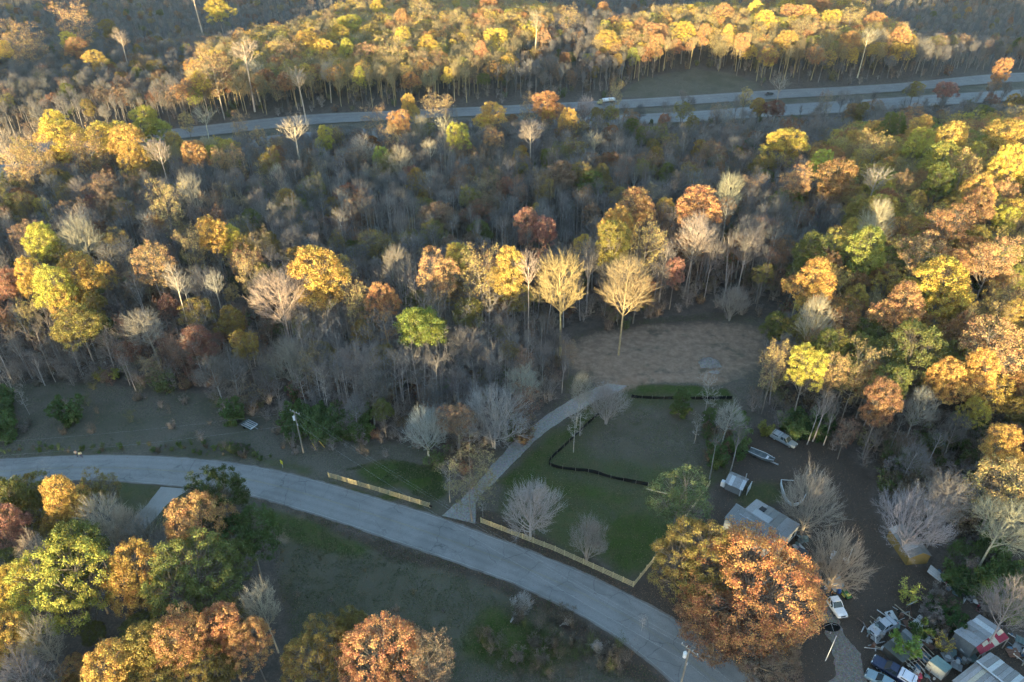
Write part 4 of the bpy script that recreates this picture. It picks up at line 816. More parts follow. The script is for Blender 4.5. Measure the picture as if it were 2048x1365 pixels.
# ------------------------------------------------------------------ single shrubs, young trees and fallen boughs
def gz(x, y): return float(terrain(x, y))
SHRUBS = [(140, 838, 52, 'shrub0', (.10, .15, .045), 'green bush alone in the brown field'), (468, 838, 46, 'shrub0', (.12, .17, .05), 'green bush left of the pale slatted rack'),
    (588, 790, 26, 'shrub0', (.12, .19, .05), 'small green bush under the grey fan-shaped tree'), (229, 750, 18, 'shrub0', (.40, .42, .08), 'tiny lime bush at the back of the brown field'),
    (202, 753, 22, 'shrub0', (.26, .24, .07), 'low olive bush beside the tiny lime bush'), (226, 690, 34, 'cedar0', (.06, .09, .035), 'dark green cedar in the wood behind the brown field'),
    (1360, 824, 32, 'cedar0', (.10, .14, .045), 'young green cedar inside the black silt fence'), (1416, 845, 22, 'cedar0', (.12, .16, .05), 'small cedar near the right end of the silt fence'),
    (1803, 1302, 46, 'shrub0', (.22, .32, .06), 'bright green bush growing through the scrap heap'), (1816, 1192, 34, 'shrub1', (.50, .50, .08), 'thin yellow-green sapling behind the tilted white panel'),
    (1888, 1292, 30, 'shrub1', (.58, .40, .07), 'yellow-leaved sprig beside the teal storage box'), (1925, 1178, 44, 'shrub0', (.06, .10, .035), 'dark green bush behind the row of junk'),
    (1908, 1250, 38, 'shrub0', (.06, .11, .035), 'dark green bush left of the red-patched tin shed'), (1606, 864, 46, 'shrub0', (.05, .085, .03), 'dark green bush above the silver pickup'),
    (1530, 862, 26, 'shrub0', (.30, .28, .06), 'yellowish bush left of the silver pickup'), (1434, 925, 40, 'shrub0', (.10, .15, .045), 'large green bush above the small tin shed'),
    (800, 770, 20, 'shrub0', (.08, .13, .04), 'dark bush among the grey trunks by the pine'), (886, 772, 26, 'shrub0', (.14, .22, .06), 'bright green bush at the foot of the pine'),
    (1640, 870, 40, 'shrub0', (.05, .09, .03), 'dark green bush beside the trunk right of the silver pickup')]
for u, v, w, key, tint, lab in SHRUBS:
    pr = PROT[key]; p = at(u, v, 1.0); s_ = w*depth(p)/FPX/2/pr['r']; o = plant('bush' if key[0] == 's' else 'cedar_bush', key, (p.x, p.y, gz(p.x, p.y)-0.05), s_, s_*(1.0 if key[0] == 's' else 0.9), u*0.37, tint); tag(o, lab, 'bush')
YOUNG = [(1147, 905, 13, 'sapling1', 'thin bare tree on the silt fence beside the gravel driveway, nearer one'), (1160, 872, 13, 'sapling0', 'thin bare tree on the silt fence beside the gravel driveway, farther one'),
    (1407, 842, 14, 'sapling1', 'tall slender bare tree standing at the right end of the silt fence'), (1388, 888, 8, 'sapling0', 'slender bare young tree alone inside the paddock'), (1424, 830, 8, 'sapling0', 'short bare young tree behind the silt fence end'),
    (1310, 1112, 4.5, 'sapling0', 'small crooked bare tree leaning over the side board fence'), (900, 1005, 11, 'sapling0', 'slim bare tree at the left of the driveway mouth'), (966, 1035, 5, 'sapling1', 'small bare tree at the end of the roadside fence'),
    (60, 830, 9, 'sapling0', 'leaning bare young tree in the brown field'), (110, 1000, 9, 'sapling1', 'thin bare tree at the edge of the grove'), (1283, 1262, 4, 'sapling1', 'dark leafless sapling beside the road verge')]
for u, v, h, key, lab in YOUNG:
    p = at(u, v, 0); s_ = h/PROT[key]['H']; o = plant('bare_young_tree', key, (p.x, p.y, p.z-0.05), s_*1.15, s_, u*0.21, (.42, .38, .34)); tag(o, lab, 'tree', 'young bare trees')
for u, v, s_, rz, lab in [(1022, 1243, 0.40, 2.6, 'large pale fallen bough lying on the south field'), (1120, 1252, 0.2, 2.2, 'short pale fallen bough near the road verge'), (1172, 1288, 0.22, 1.2, 'small pale fallen bough among roadside brush')]:
    p = at(u, v, 0.4); o = plant('fallen_bough', 'bare_fan0', (p.x, p.y, gz(p.x, p.y)+0.35), s_, s_, 0, (.55, .51, .47)); o.rotation_euler = (1.35, 0, rz); tag(o, lab, 'branch', 'fallen boughs')

# ------------------------------------------------------------------ board fences
WOODN = paint('new_pine_boards', (0.50, 0.42, 0.24), 0.8, 0.2, 0, 0.4, 2.0, (0.25, 0.2, 0.12), 0.4)
WOODO = paint('weathered_boards', (0.30, 0.27, 0.23), 0.9, 0.1, 0, 0.5, 3.0, (0.12, 0.10, 0.085), 0.6); WOODD = paint('dark_boards', (0.10, 0.085, 0.07), 0.9, 0.1)
def board_fence(label, px, bays, h=1.3, rails=4):
    P = [at(*q) for q in px]; root = thing('board_fence', label, 'fence', P[0]); o0 = P[0]; post = MB().box((0, 0, h/2+0.05), (0.13, 0.13, h+0.1)).mesh('post'); post.materials.append(WOODN)
    for k in range(len(P)-1):
        a, b = P[k], P[k+1]; n = bays[k]; d = (b-a)/n; L = d.length; yaw = atan2(d.y, d.x); nrm = Vector((sin(yaw), -cos(yaw), 0))*0.085
        rail = MB().box((0, 0, 0), (L-0.02, 0.035, 0.145)).mesh('rail'); rail.materials.append(WOODN)
        for i in range(n+1):
            if i == 0 and k > 0: continue
            q = a+d*i-o0; link('post', post, root, loc=(q.x, q.y, q.z), rz=yaw)
        for i in range(n):
            for r in range(rails):
                c = a+d*(i+0.5)-o0+nrm; e = link('rail', rail, root, loc=(c.x, c.y, c.z+0.28+r*(h-0.3)/(rails-1)+random.uniform(-.012, .012)), rz=yaw); e.rotation_euler[1] = random.uniform(-.006, .006)-atan2(d.z, L)
    return root
board_fence('pale pine board fence along the road left of the driveway mouth', [(658, 955), (760, 985), (860, 1016)], [5, 5])
board_fence('pale pine board fence along the road right of the driveway, turning back at the corner', [(962, 1046), (1110, 1103), (1266, 1174), (1330, 1095), (1418, 972)], [7, 8, 5, 7])

# ------------------------------------------------------------------ silt fence
BLK = paint('black_fabric', (0.010, 0.011, 0.012), 0.8, 0.15, 0, 0.3, 2.0, (0.03, 0.028, 0.025), 0.2)
def silt_fence(label, px, h=0.95):
    P = catmull([gxy(*q) for q in px], 60) if len(px) > 2 else np.linspace(gxy(*px[0]), gxy(*px[1]), 50); s_ = np.cumsum(np.r_[0, np.linalg.norm(np.diff(P, axis=0), axis=1)])
    P = P+np.c_[vnoise(s_, s_*0, 1.3, 31), vnoise(s_, s_*0+4, 1.3, 32)]*0.05; o0 = P[0].copy(); root = thing('silt_fence', label, 'fence', (o0[0], o0[1], gz(*o0))); V = []; F = []
    for i, (x, y) in enumerate(P):
        hh = h*(0.86+0.16*float(vnoise(np.array(s_[i]), np.array(0.0), 2.2, 33))); b = 0.12*float(vnoise(np.array(s_[i]), np.array(3.0), 0.9, 34)); z0 = gz(x, y)-gz(*o0)
        for off in (-0.012, 0.012): V += [(x-o0[0], y-o0[1]+off, z0-0.05), (x-o0[0]+b, y-o0[1]+b+off, z0+hh*0.55), (x-o0[0], y-o0[1]+off, z0+hh)]
    n = len(P)
    for i in range(n-1):
        for j in (0, 1): F += [(i*6+j, (i+1)*6+j, (i+1)*6+j+1, i*6+j+1), (i*6+3+j+1, (i+1)*6+3+j+1, (i+1)*6+3+j, i*6+3+j)]
        F.append((i*6+2, (i+1)*6+2, (i+1)*6+5, i*6+5))
    MB().add(V, F).build('fabric', BLK, root); st = MB().box((0, 0, 0.48), (0.055, 0.045, 1.05)).mesh('stake'); st.materials.append(WOODO)
    for t in np.arange(0, s_[-1], 2.4):
        i = int(np.searchsorted(s_, t)); i = min(i, n-1); x, y = P[i]; e = link('stake', st, root, loc=(x-o0[0], y-o0[1]-0.07, gz(x, y)-gz(*o0))); e.rotation_euler = (random.uniform(-.06, .06), random.uniform(-.06, .06), random.random())
    return root
silt_fence('long black silt fence bending round the paddock corner beside the driveway', [(1202, 826), (1168, 856), (1130, 893), (1100, 922), (1106, 934), (1150, 942), (1178, 945), (1235, 960), (1296, 972)])
silt_fence('straight black silt fence behind the paddock below the green strip', [(1262, 796), (1310, 798), (1400, 799), (1464, 798)])
pl = MB(); a, b = at(1292, 978, 0.3), at(1335, 988, 0.3); pl.bar((0, 0, 0), b-a, 0.28, 0.06); tag(pl.build('plank', WOODN, loc=a), 'long pale plank lying below the thin green-leaved tree', 'plank')

# ------------------------------------------------------------------ power poles and lines
POLE = paint('pole_wood', (0.27, 0.24, 0.20), 0.9, 0.1); GALV = paint('galvanised', (0.55, 0.56, 0.57), 0.45, 0.5, 0.3); WHT = paint('white_enamel', (0.78, 0.79, 0.80), 0.4, 0.4, 0, 0.15, 3, (0.3, 0.28, 0.25), 0.2)
WIRE = paint('grey_wire', (0.33, 0.33, 0.33), 0.5, 0.4); YEL = paint('yellow_guard', (0.70, 0.52, 0.06), 0.6, 0.3); PORC = paint('porcelain', (0.6, 0.6, 0.58), 0.3, 0.5)
def power_pole(label, px, h, yaw, arms=((-0.35, 1.3),), can_z=1.9):
    p = at(*px); r = thing('power_pole', label, 'pole', p, yaw)
    MB().tube((0, 0, -0.3), (0, 0, h), 0.17, 0.11, 10).build('pole', POLE, r)
    for dz, L in arms:
        a = MB().box((0, 0.13, h+dz), (2*L, 0.1, 0.12)).build('crossarm', WOODO, r)
        for x in (-L*0.9, -L*0.35, L*0.35, L*0.9): MB().tube((x, 0.13, h+dz+0.05), (x, 0.13, h+dz+0.2), 0.025).tube((x, 0.13, h+dz+0.2), (x, 0.13, h+dz+0.33), 0.07, 0.05).build('insulator', PORC, a)
    t = MB().tube((-0.42, 0, h-can_z-0.45), (-0.42, 0, h-can_z+0.45), 0.27, n=14).tube((-0.42, 0, h-can_z+0.45), (-0.42, 0, h-can_z+0.53), 0.29, 0.2, 14).build('transformer', WHT, r)
    MB().tube((-0.42, 0.1, h-can_z+0.5), (-0.42, 0.1, h-can_z+0.85), 0.05, 0.03).tube((-0.3, -0.1, h-can_z+0.5), (-0.3, -0.1, h-can_z+0.75), 0.04, 0.03).build('bushing', PORC, t)
    MB().box((-0.16, 0, h-can_z), (0.2, 0.12, 0.5)).build('bracket', GALV, t); MB().tube((0.16, 0, h-3.6), (0.16, 0, h-3.1), 0.1).build('meter_box', GALV, r)
    return p, h
p1, h1 = power_pole('grey power pole with white transformer beside the green roadside bushes', (607, 906), 11.0, -0.5); p2, h2 = power_pole('power pole with white transformer at the road verge by the orange tree', (1356, 1392), 11.5, -0.75)
def cable(label, a, b, sag, r=0.011, name='power_line'):
    a, b = Vector(a), Vector(b); n = 14; m_ = MB(); q = [a.lerp(b, i/n)-Vector((0, 0, sag*4*(i/n)*(1-i/n))) for i in range(n+1)]
    for i in range(n): m_.tube(q[i]-a, q[i+1]-a, r, n=4, caps=False)
    tag(m_.build(name, WIRE, loc=a), label, 'cable')
up = Vector((0, 0, 1))
cable('upper power line sagging between the two poles over the road', p1+up*(h1-0.1), p2+up*(h2-0.1), 1.1); cable('second power line just below the upper one between the poles', p1+up*(h1-0.35)+Vector((0.9, 0.3, 0)), p2+up*(h2-0.35)+Vector((0.9, 0.3, 0)), 1.3)
cable('lower thick service line sagging between the two poles', p1+up*(h1-3.3), p2+up*(h2-3.0), 1.4, 0.014)
far_l = at(-300, 985); cable('power line leaving the grey pole towards the brown field', p1+up*(h1-0.1), far_l+up*10.8, 1.6); cable('lower line leaving the grey pole towards the brown field', p1+up*(h1-3.3), far_l+up*7.6, 1.8, 0.013)
far_r = at(1700, 1640); cable('upper power line leaving the pole by the orange tree along the road', p2+up*(h2-0.1), far_r+up*11, 1.0); cable('lower power line leaving the pole by the orange tree along the road', p2+up*(h2-3.0), far_r+up*8, 1.2, 0.014)
for (u0, v0), lab in (((633, 901), 'guy wire with yellow guard right of the grey power pole, nearer one'), ((650, 896), 'guy wire with yellow guard right of the grey power pole, farther one')):
    g_ = at(u0, v0); r = thing('guy_wire', lab, 'guy wire', g_); d = (p1+up*(h1-0.6))-g_; MB().tube((0, 0, 0), d, 0.014, n=4).build('strand', WIRE, r); MB().tube(d*0.015, d*0.21, 0.05, n=6).build('guard', YEL, r)

# ------------------------------------------------------------------ road sign, mailbox, rack, gravel pile
p = at(566, 936); r = thing('road_sign', 'small yellow curve marker sign on a post at the road bend', 'sign', p, radians(-38)); SIGN = paint('sign_yellow', (0.75, 0.74, 0.06), 0.5, 0.3, 0, 0.1, 3, (0.3, 0.3, 0.1), 0.1); SBLK = paint('sign_black', (0.02, 0.02, 0.02), 0.5)
MB().box((0, 0, 0.9), (0.06, 0.06, 1.9)).build('post', GALV, r); MB().box((0, -0.045, 1.55), (0.72, 0.02, 0.95)).build('panel', SIGN, r, 0.01)
c = MB()
for s_ in (1, -1): c.bar((0.12, -0.062, 1.55), (-0.14, -0.062, 1.55+s_*0.26), 0.012, 0.11)
c.build('chevron', SBLK, r)
p = at(862, 1021); r = thing('mailbox', 'black mailbox on a post at the end of the left board fence', 'mailbox', p, -0.4); MB().box((0, 0, 0.5), (0.1, 0.1, 1.0)).build('post', WOODD, r)
MB().loft([[Vector((x, 0.13*cos(t), 1.02+0.12+0.13*sin(t)*1.0)) for t in np.linspace(0, pi, 7)]+[Vector((x, -0.13, 1.0)), Vector((x, 0.13, 1.0))] for x in (-0.27, 0.27)]).build('box', BLK, r); MB().box((0.1, 0.15, 1.28), (0.03, 0.01, 0.2)).build('flag', paint('flag_red', (0.5, 0.03, 0.03)), r)
a, b = at(484, 846), at(514, 860); yaw = atan2(b.y-a.y, b.x-a.x); c0 = (a+b)/2; r = thing('flat_trailer', 'flat trailer with pale slatted rack parked in the brown field', 'trailer', c0, yaw); DKS = paint('dark_sheet', (0.10, 0.12, 0.115), 0.7); PALE = paint('pale_aluminium', (0.66, 0.68, 0.70), 0.4, 0.5, 0.4, 0.2, 4, (0.3, 0.3, 0.3), 0.2)
MB().box((0, 0, 0.55), (3.6, 2.1, 0.1)).build('deck', DKS, r, 0.02)
for y in (-0.95, -0.5, 0.05, 0.5, 0.95): MB().box((0.25, y, 0.66), (2.9, 0.09, 0.08)).build('bar', PALE, r)
for x in np.linspace(-0.6, 1.4, 7): MB().box((x, -0.22, 0.72), (0.07, 0.55, 0.05)).build('slat', PALE, r)
MB().box((1.72, -0.1, 0.66), (0.16, 1.9, 0.2)).build('front_rail', WHT, r, 0.02)
for x, y in ((-0.3, 1.1), (-0.3, -1.1)): w_ = MB().torus((x, y, 0.3), 0.21, 0.09, Matrix.Rotation(pi/2, 3, 'X')).build('wheel', BLK, r)
MB().bar((1.8, 0, 0.5), (2.8, 0, 0.4), 0.08, 0.08).build('tow_bar', GALV, r)
def mound(name, label, cat, px, rx, ry, h, mat, stones=40, seed=3, stone_mat=None, rz=0.0):
    p = at(*px); r = thing(name, label, cat, p, rz); n, m_ = 34, 12; V = [(0, 0, h)]; F = []
    for j in range(1, m_+1):
        for i in range(n):
            a = 2*pi*i/n; f = j/m_; rr = f*(1+0.16*sin(3*a+seed)+0.1*sin(7*a+2*seed)); x, y = rx*rr*cos(a), ry*rr*sin(a)
            z = h*(1-f)**0.75*(1+0.25*sin(5*a+j))+0.06*float(vnoise(np.array(x*4), np.array(y*4), 1.0, seed))*(1-f); V.append((x, y, z-0.04*(j == m_)))
    F += [(0, 1+i, 1+(i+1) % n) for i in range(n)]
    for j in range(m_-1): F += [(1+j*n+i, 1+(j+1)*n+i, 1+(j+1)*n+(i+1) % n, 1+j*n+(i+1) % n) for i in range(n)]
    MB().add(V, F).build('heap', mat, r, sm=True)
    if stones:
        s_ = MB(); g = random.Random(seed)
        for _ in range(stones):
            a = g.random()*6.28; f = sqrt(g.random()); x, y = rx*f*cos(a)*1.05, ry*f*sin(a)*1.05; d = 0.08+0.14*g.random()
            s_.box((x, y, max(0, h*(1-f)**0.75)+d*0.2), (d, d*0.8, d*0.6), M=Matrix.Rotation(g.random()*3, 3, Vector((g.random(), g.random(), g.random()+0.1)).normalized()))
        tag(s_.build('stones', stone_mat or mat, r), kind='stuff')
    return r
STONE = gravel('pile_gravel', (0.20, 0.185, 0.17), (0.34, 0.32, 0.295)); EARTH = gravel('turned_earth', (0.20, 0.15, 0.11), (0.30, 0.23, 0.17))
mound('gravel_pile', 'low heap of blue-grey gravel on the dirt clearing', 'gravel', (1419, 728), 2.6, 2.2, 1.5, STONE, 220, 3); mound('gravel_patch', 'thin grey gravel spill below the gravel heap', 'gravel', (1430, 745), 1.3, 0.7, 0.12, STONE, 40, 5)

# ------------------------------------------------------------------ two walkers at the road edge
SKIN = paint('skin', (0.45, 0.27, 0.19), 0.6); HAIR = paint('dark_hair', (0.03, 0.022, 0.018), 0.7)
def skin_mesh(name, verts, edges, rad, mat, parent, root=0, sub=1):
    me_ = bpy.data.meshes.new(name); me_.from_pydata(verts, edges, []); o = link(name, me_, parent, mat)
    md = o.modifiers.new('skin', 'SKIN'); md.use_smooth_shade = True; sv = me_.skin_vertices[0].data
    for i, q in enumerate(rad): sv[i].radius = (q, q)
    sv[root].use_root = True; o.modifiers.new('sub', 'SUBSURF').levels = sub; o.modifiers['sub'].render_levels = sub; return o
def walker(label, px, yaw, top_c, leg_c, stride=0.3):
    p = at(*px); p.z += 0.035; r = thing('person', label, 'person', p, yaw)
    V = [(0, 0, 0.95), (0, 0, 1.2), (0, 0, 1.42), (0, 0, 1.53), (0.02, 0, 1.64), (0.02, 0, 1.72)]; R = [0.13, 0.125, 0.11, 0.055, 0.095, 0.07]; E = [(0, 1), (1, 2), (2, 3), (3, 4), (4, 5)]
    for s_ in (1, -1):
        b = len(V); V += [(0, s_*0.1, 0.88), (s_*stride*0.5+0.05, s_*0.11, 0.5), (s_*stride, s_*0.11, 0.09), (s_*stride+0.16, s_*0.12, 0.04)]; R += [0.095, 0.065, 0.045, 0.04]; E += [(0, b), (b, b+1), (b+1, b+2), (b+2, b+3)]
        a = len(V); V += [(0, s_*0.2, 1.42), (-s_*0.1, s_*0.25, 1.14), (-s_*0.02+0.1, s_*0.24, 0.92), (-s_*0.02+0.14, s_*0.235, 0.83)]; R += [0.06, 0.045, 0.035, 0.035]; E += [(2, a), (a, a+1), (a+1, a+2), (a+2, a+3)]
    skin_mesh('body', V, E, R, SKIN, r, 0)
    jm = paint('jacket', top_c, 0.8); tm = paint('trousers', leg_c, 0.8); V = [(0, 0, 0.97), (0, 0, 1.2), (0, 0, 1.44)]; R = [0.15, 0.15, 0.13]; E = [(0, 1), (1, 2)]
    for s_ in (1, -1): a = len(V); V += [(0, s_*0.2, 1.42), (-s_*0.1, s_*0.25, 1.14), (-s_*0.02+0.1, s_*0.24, 0.94)]; R += [0.08, 0.065, 0.05]; E += [(2, a), (a, a+1), (a+1, a+2)]
    skin_mesh('jacket', V, E, R, jm, r, 0); V = [(0, 0, 0.96)]; R = [0.145]; E = []
    for s_ in (1, -1): b = len(V); V += [(0, s_*0.1, 0.87), (s_*stride*0.5+0.05, s_*0.11, 0.5), (s_*stride, s_*0.11, 0.12)]; R += [0.11, 0.085, 0.065]; E += [(0, b), (b, b+1), (b+1, b+2)]
    skin_mesh('trousers', V, E, R, tm, r, 0)
    bm = bmesh.new(); bmesh.ops.create_icosphere(bm, subdivisions=2, radius=0.115)
    for v_ in bm.verts: v_.co.z = v_.co.z*1.05+1.69; v_.co.x = v_.co.x*1.05-0.012; 
    for v_ in [q for q in bm.verts if q.co.z < 1.62 and q.co.x > -0.02]: v_.co.z = 1.63
    me_ = bpy.data.meshes.new('hair'); bm.to_mesh(me_); bm.free(); link('hair', me_, r, HAIR); MB().box((0.105, 0, 1.65), (0.03, 0.03, 0.04)).build('nose', SKIN, r)
    for s_ in (1, -1): MB().box((0.095, s_*0.035, 1.685), (0.02, 0.022, 0.014)).build('eye', HAIR, r)
walker('walker in grey jacket and dark trousers at the road edge', (155, 914), radians(-70), (0.33, 0.33, 0.32), (0.03, 0.035, 0.06)); walker('walker in pale yellow top and navy trousers at the road edge', (164, 916), radians(-60), (0.70, 0.70, 0.45), (0.025, 0.04, 0.10))

# ------------------------------------------------------------------ vehicles
GLASS = paint('car_glass', (0.03, 0.045, 0.05), 0.12, 0.6, 0, 0.1); TYRE = paint('tyre_rubber', (0.02, 0.02, 0.02), 0.9, 0.1); RIM = paint('wheel_rim', (0.45, 0.45, 0.46), 0.35, 0.5, 0.6); CHR = paint('chrome_trim', (0.7, 0.7, 0.72), 0.25, 0.6, 0.7); LAMP = paint('lamp_glass', (0.75, 0.75, 0.7), 0.2, 0.6); TAIL = paint('tail_lamp', (0.4, 0.02, 0.02), 0.3); BLKP = paint('black_trim', (0.02, 0.02, 0.022), 0.6)
def sec(x, w, zb, zm, zt, k=0.9): return [Vector((x, y, z)) for y, z in ((-w*0.9, zb), (-w, zb+0.12), (-w, zm), (-w*k, zt), (w*k, zt), (w, zm), (w, zb+0.12), (w*0.9, zb))]
def wheels(r, xs, hw, rad=0.34):
    for x in xs:
        for s_ in (1, -1):
            t = MB().torus((x, s_*(hw-0.1), rad), rad-0.11, 0.115, Matrix.Rotation(pi/2, 3, 'X'), 16, 6).build('wheel', TYRE, r, sm=True); MB().tube((x, s_*(hw-0.16), rad), (x, s_*(hw+0.0), rad), 0.2, 0.17, 12).build('rim', RIM, t)
def cabin(r, x0, x1, t0, t1, wb, wt, zb, zt, mat, pillar=0.5):
    g = MB().loft([[Vector((x0, -wb, zb)), Vector((x1, -wb, zb)), Vector((x1, wb, zb)), Vector((x0, wb, zb))], [Vector((t0, -wt, zt)), Vector((t1, -wt, zt)), Vector((t1, wt, zt)), Vector((t0, wt, zt))]]).build('window_glass', GLASS, r)
    MB().loft([[Vector((x, y, z)) for x, y in ((t0-0.04, -wt-0.03), (t1+0.04, -wt-0.03), (t1+0.04, wt+0.03), (t0-0.04, wt+0.03))] for z in (zt-0.03, zt+0.05)]).build('roof', mat, r, 0.03)
    for s_ in (1, -1):
        for a, b in ((x0, t0), (x1, t1), (x0+(x1-x0)*pillar, t0+(t1-t0)*pillar)): MB().bar((a, s_*(wb+0.012), zb-0.02), (b, s_*(wt+0.012), zt+0.01), 0.07, 0.07).build('pillar', mat, r)
def trim(r, xf, xr, hw, zf, zr, mat):
    MB().box((xf+0.03, 0, zf-0.28), (0.14, hw*1.9, 0.2)).build('front_bumper', CHR if mat is None else mat, r, 0.03); MB().box((xr-0.03, 0, zr-0.3), (0.14, hw*1.9, 0.2)).build('rear_bumper', CHR if mat is None else mat, r, 0.03)
    MB().box((xf+0.0, 0, zf-0.06), (0.08, hw*0.9, 0.16)).build('grille', BLKP, r)
    for s_ in (1, -1): MB().box((xf-0.02, s_*hw*0.72, zf-0.05), (0.1, 0.32, 0.15)).build('headlight', LAMP, r, 0.02); MB().box((xr+0.01, s_*hw*0.85, zr-0.02), (0.06, 0.16, 0.26)).build('tail_light', TAIL, r)
def yaw_of(f, b): a, c = at(*f), at(*b); return atan2(a.y-c.y, a.x-c.x), (a+c)/2
def sedan(name, label, f, b, col, cat='car', group=None):
    yw, c = yaw_of(f, b); c.z += 0.02; r = thing(name, label, cat, c, yw, group); m_ = paint(name+'_paint', col, 0.35, 0.5, 0.2, 0.15, 2.0, (0.16, 0.14, 0.12), 0.25)
    MB().loft([sec(-2.4, 0.80, 0.32, 0.62, 0.82, 0.88), sec(-2.2, 0.88, 0.25, 0.72, 0.94), sec(-1.3, 0.92, 0.22, 0.78, 0.98), sec(0.9, 0.92, 0.22, 0.76, 0.95), sec(1.75, 0.89, 0.22, 0.70, 0.84), sec(2.25, 0.82, 0.26, 0.60, 0.70, 0.88), sec(2.4, 0.7, 0.34, 0.52, 0.6, 0.9)]).build('body', m_, r, 0.03)
    cabin(r, -1.55, 1.05, -0.95, 0.25, 0.80, 0.62, 0.93, 1.40, m_, 0.5); wheels(r, (-1.4, 1.45), 0.9, 0.32); trim(r, 2.36, -2.4, 0.85, 0.72, 0.82, m_)
    for s_ in (1, -1): MB().box((0.75, s_*0.99, 1.0), (0.12, 0.18, 0.12)).build('mirror', m_, r, 0.02)
    return r
def pickup(name, label, f, b, col, cap=None, bed=None, long_=5.4, group=None):
    yw, c = yaw_of(f, b); c.z += 0.02; r = thing(name, label, 'pickup truck', c, yw, group); m_ = paint(name+'_paint', col, 0.35, 0.5, 0.2, 0.15, 2.0, (0.14, 0.12, 0.1), 0.25); X = long_/2
    MB().loft([sec(-0.55, 0.95, 0.35, 0.95, 1.08), sec(0.9, 0.95, 0.35, 0.95, 1.08), sec(1.1, 0.95, 0.35, 0.92, 1.06), sec(X-0.5, 0.92, 0.38, 0.86, 0.98), sec(X-0.08, 0.86, 0.42, 0.78, 0.86), sec(X, 0.8, 0.5, 0.72, 0.78)]).build('body', m_, r, 0.03)
    cabin(r, -0.52, 1.25, -0.4, 0.55, 0.86, 0.70, 1.06, 1.68, m_, 0.45)
    bd = MB(); x0, x1 = -X, -0.6
    for s_ in (1, -1): bd.box(((x0+x1)/2, s_*0.9, 0.75), (x1-x0, 0.1, 0.66))
    bd.box(((x0+x1)/2, 0, 0.52), (x1-x0, 1.72, 0.1)).box((x0+0.04, 0, 0.76), (0.08, 1.72, 0.62)).box((x1-0.04, 0, 0.76), (0.08, 1.72, 0.62)); bd.build('bed', paint(name+'_bed', bed or col, 0.45), r, 0.015)
    if cap:
        cm = paint(name+'_cap', cap, 0.4, 0.4, 0, 0.15, 2, (0.3, 0.28, 0.25), 0.2); q = MB().loft([[Vector((x, y, z)) for x, y in ((x0+i, -0.93+i*0.5), (x1-i*0.3, -0.93+i*0.5), (x1-i*0.3, 0.93-i*0.5), (x0+i, 0.93-i*0.5))] for z, i in ((1.09, 0), (1.3, 0.04), (1.66, 0.18))]).build('canopy', cm, r, 0.03)
        for s_ in (1, -1): MB().box(((x0+x1)/2, s_*0.875, 1.42), ((x1-x0)*0.62, 0.06, 0.22)).build('canopy_window', GLASS, q)
        for x in (x0+0.5, x1-0.5): MB().box((x, 0, 1.70), (0.06, 1.3, 0.05)).build('roof_bar', BLKP, q)
    wheels(r, (-X+1.05, X-0.95), 0.93, 0.38); trim(r, X-0.02, -X, 0.88, 0.86, 0.85, CHR)
    for s_ in (1, -1): MB().box((0.95, s_*1.05, 1.16), (0.14, 0.2, 0.16)).build('mirror', BLKP, r, 0.02)
    return r
pickup('silver_pickup', 'silver pickup truck with canopy parked by the dark green bushes', (1588, 896), (1545, 874), (0.27, 0.31, 0.33), cap=(0.36, 0.38, 0.39)); pickup('white_pickup', 'white pickup truck with dark bed parked beside the orange tree', (1680, 1234), (1650, 1188), (0.80, 0.82, 0.85), bed=(0.06, 0.06, 0.065))
sedan('silver_sedan', 'silver two-door sedan wedged in the scrap heap', (1738, 1272), (1787, 1244), (0.44, 0.45, 0.48)); pickup('navy_pickup', 'navy blue pickup truck with white canopy at the gravel drive', (1748, 1326), (1822, 1372), (0.015, 0.03, 0.08), cap=(0.72, 0.72, 0.78), long_=5.8); sedan('grey_green_car', 'grey-green sedan beside the navy pickup at the bottom edge', (1735, 1352), (1795, 1388), (0.24, 0.33, 0.37))
sedan('dark_car', 'dark sedan half hidden behind the orange tree near the house', (1590, 1142), (1606, 1105), (0.05, 0.06, 0.075)); pickup('highway_pickup', 'dark pickup truck driving on the highway below the grassy bank', (1528, 193), (1546, 191), (0.03, 0.035, 0.045)).location.z += 0.4
yw, c = yaw_of((1198, 211), (1225, 208)); c.z += 0.42; r = thing('tanker_truck', 'tanker truck with white tank driving on the highway', 'truck', c, yw); CABC = paint('truck_cab', (0.45, 0.35, 0.15), 0.4)
MB().loft([sec(2.6, 1.2, 0.5, 1.6, 2.7, 0.9), sec(4.2, 1.2, 0.5, 1.6, 2.6, 0.85), sec(4.5, 1.15, 0.5, 1.3, 1.6, 0.9), sec(5.4, 1.1, 0.6, 1.2, 1.45, 0.9)]).build('cab', CABC, r, 0.05); MB().box((4.33, 0, 2.05), (0.1, 1.9, 0.7)).build('windshield', GLASS, r)
MB().loft([[Vector((x, 1.2*q*cos(t), 2.25+1.05*q*sin(t))) for t in np.linspace(0, 2*pi, 16, endpoint=False)] for x, q in ((-5.6, 0.4), (-5.4, 0.95), (-5.2, 1), (2.0, 1), (2.2, 0.95), (2.35, 0.4))]).build('tank', WHT, r, sm=True)
for x in (-3.5, -1.6, 0.3): MB().torus((x, 0, 2.25), 1.12, 0.06, Matrix.Rotation(pi/2, 3, 'Y'), 18, 5).build('band', GALV, r)
MB().box((-0.5, 0, 0.95), (9.5, 0.9, 0.25)).build('chassis', BLKP, r); wheels(r, (-4.6, -3.4, 2.1, 4.6), 1.2, 0.5)

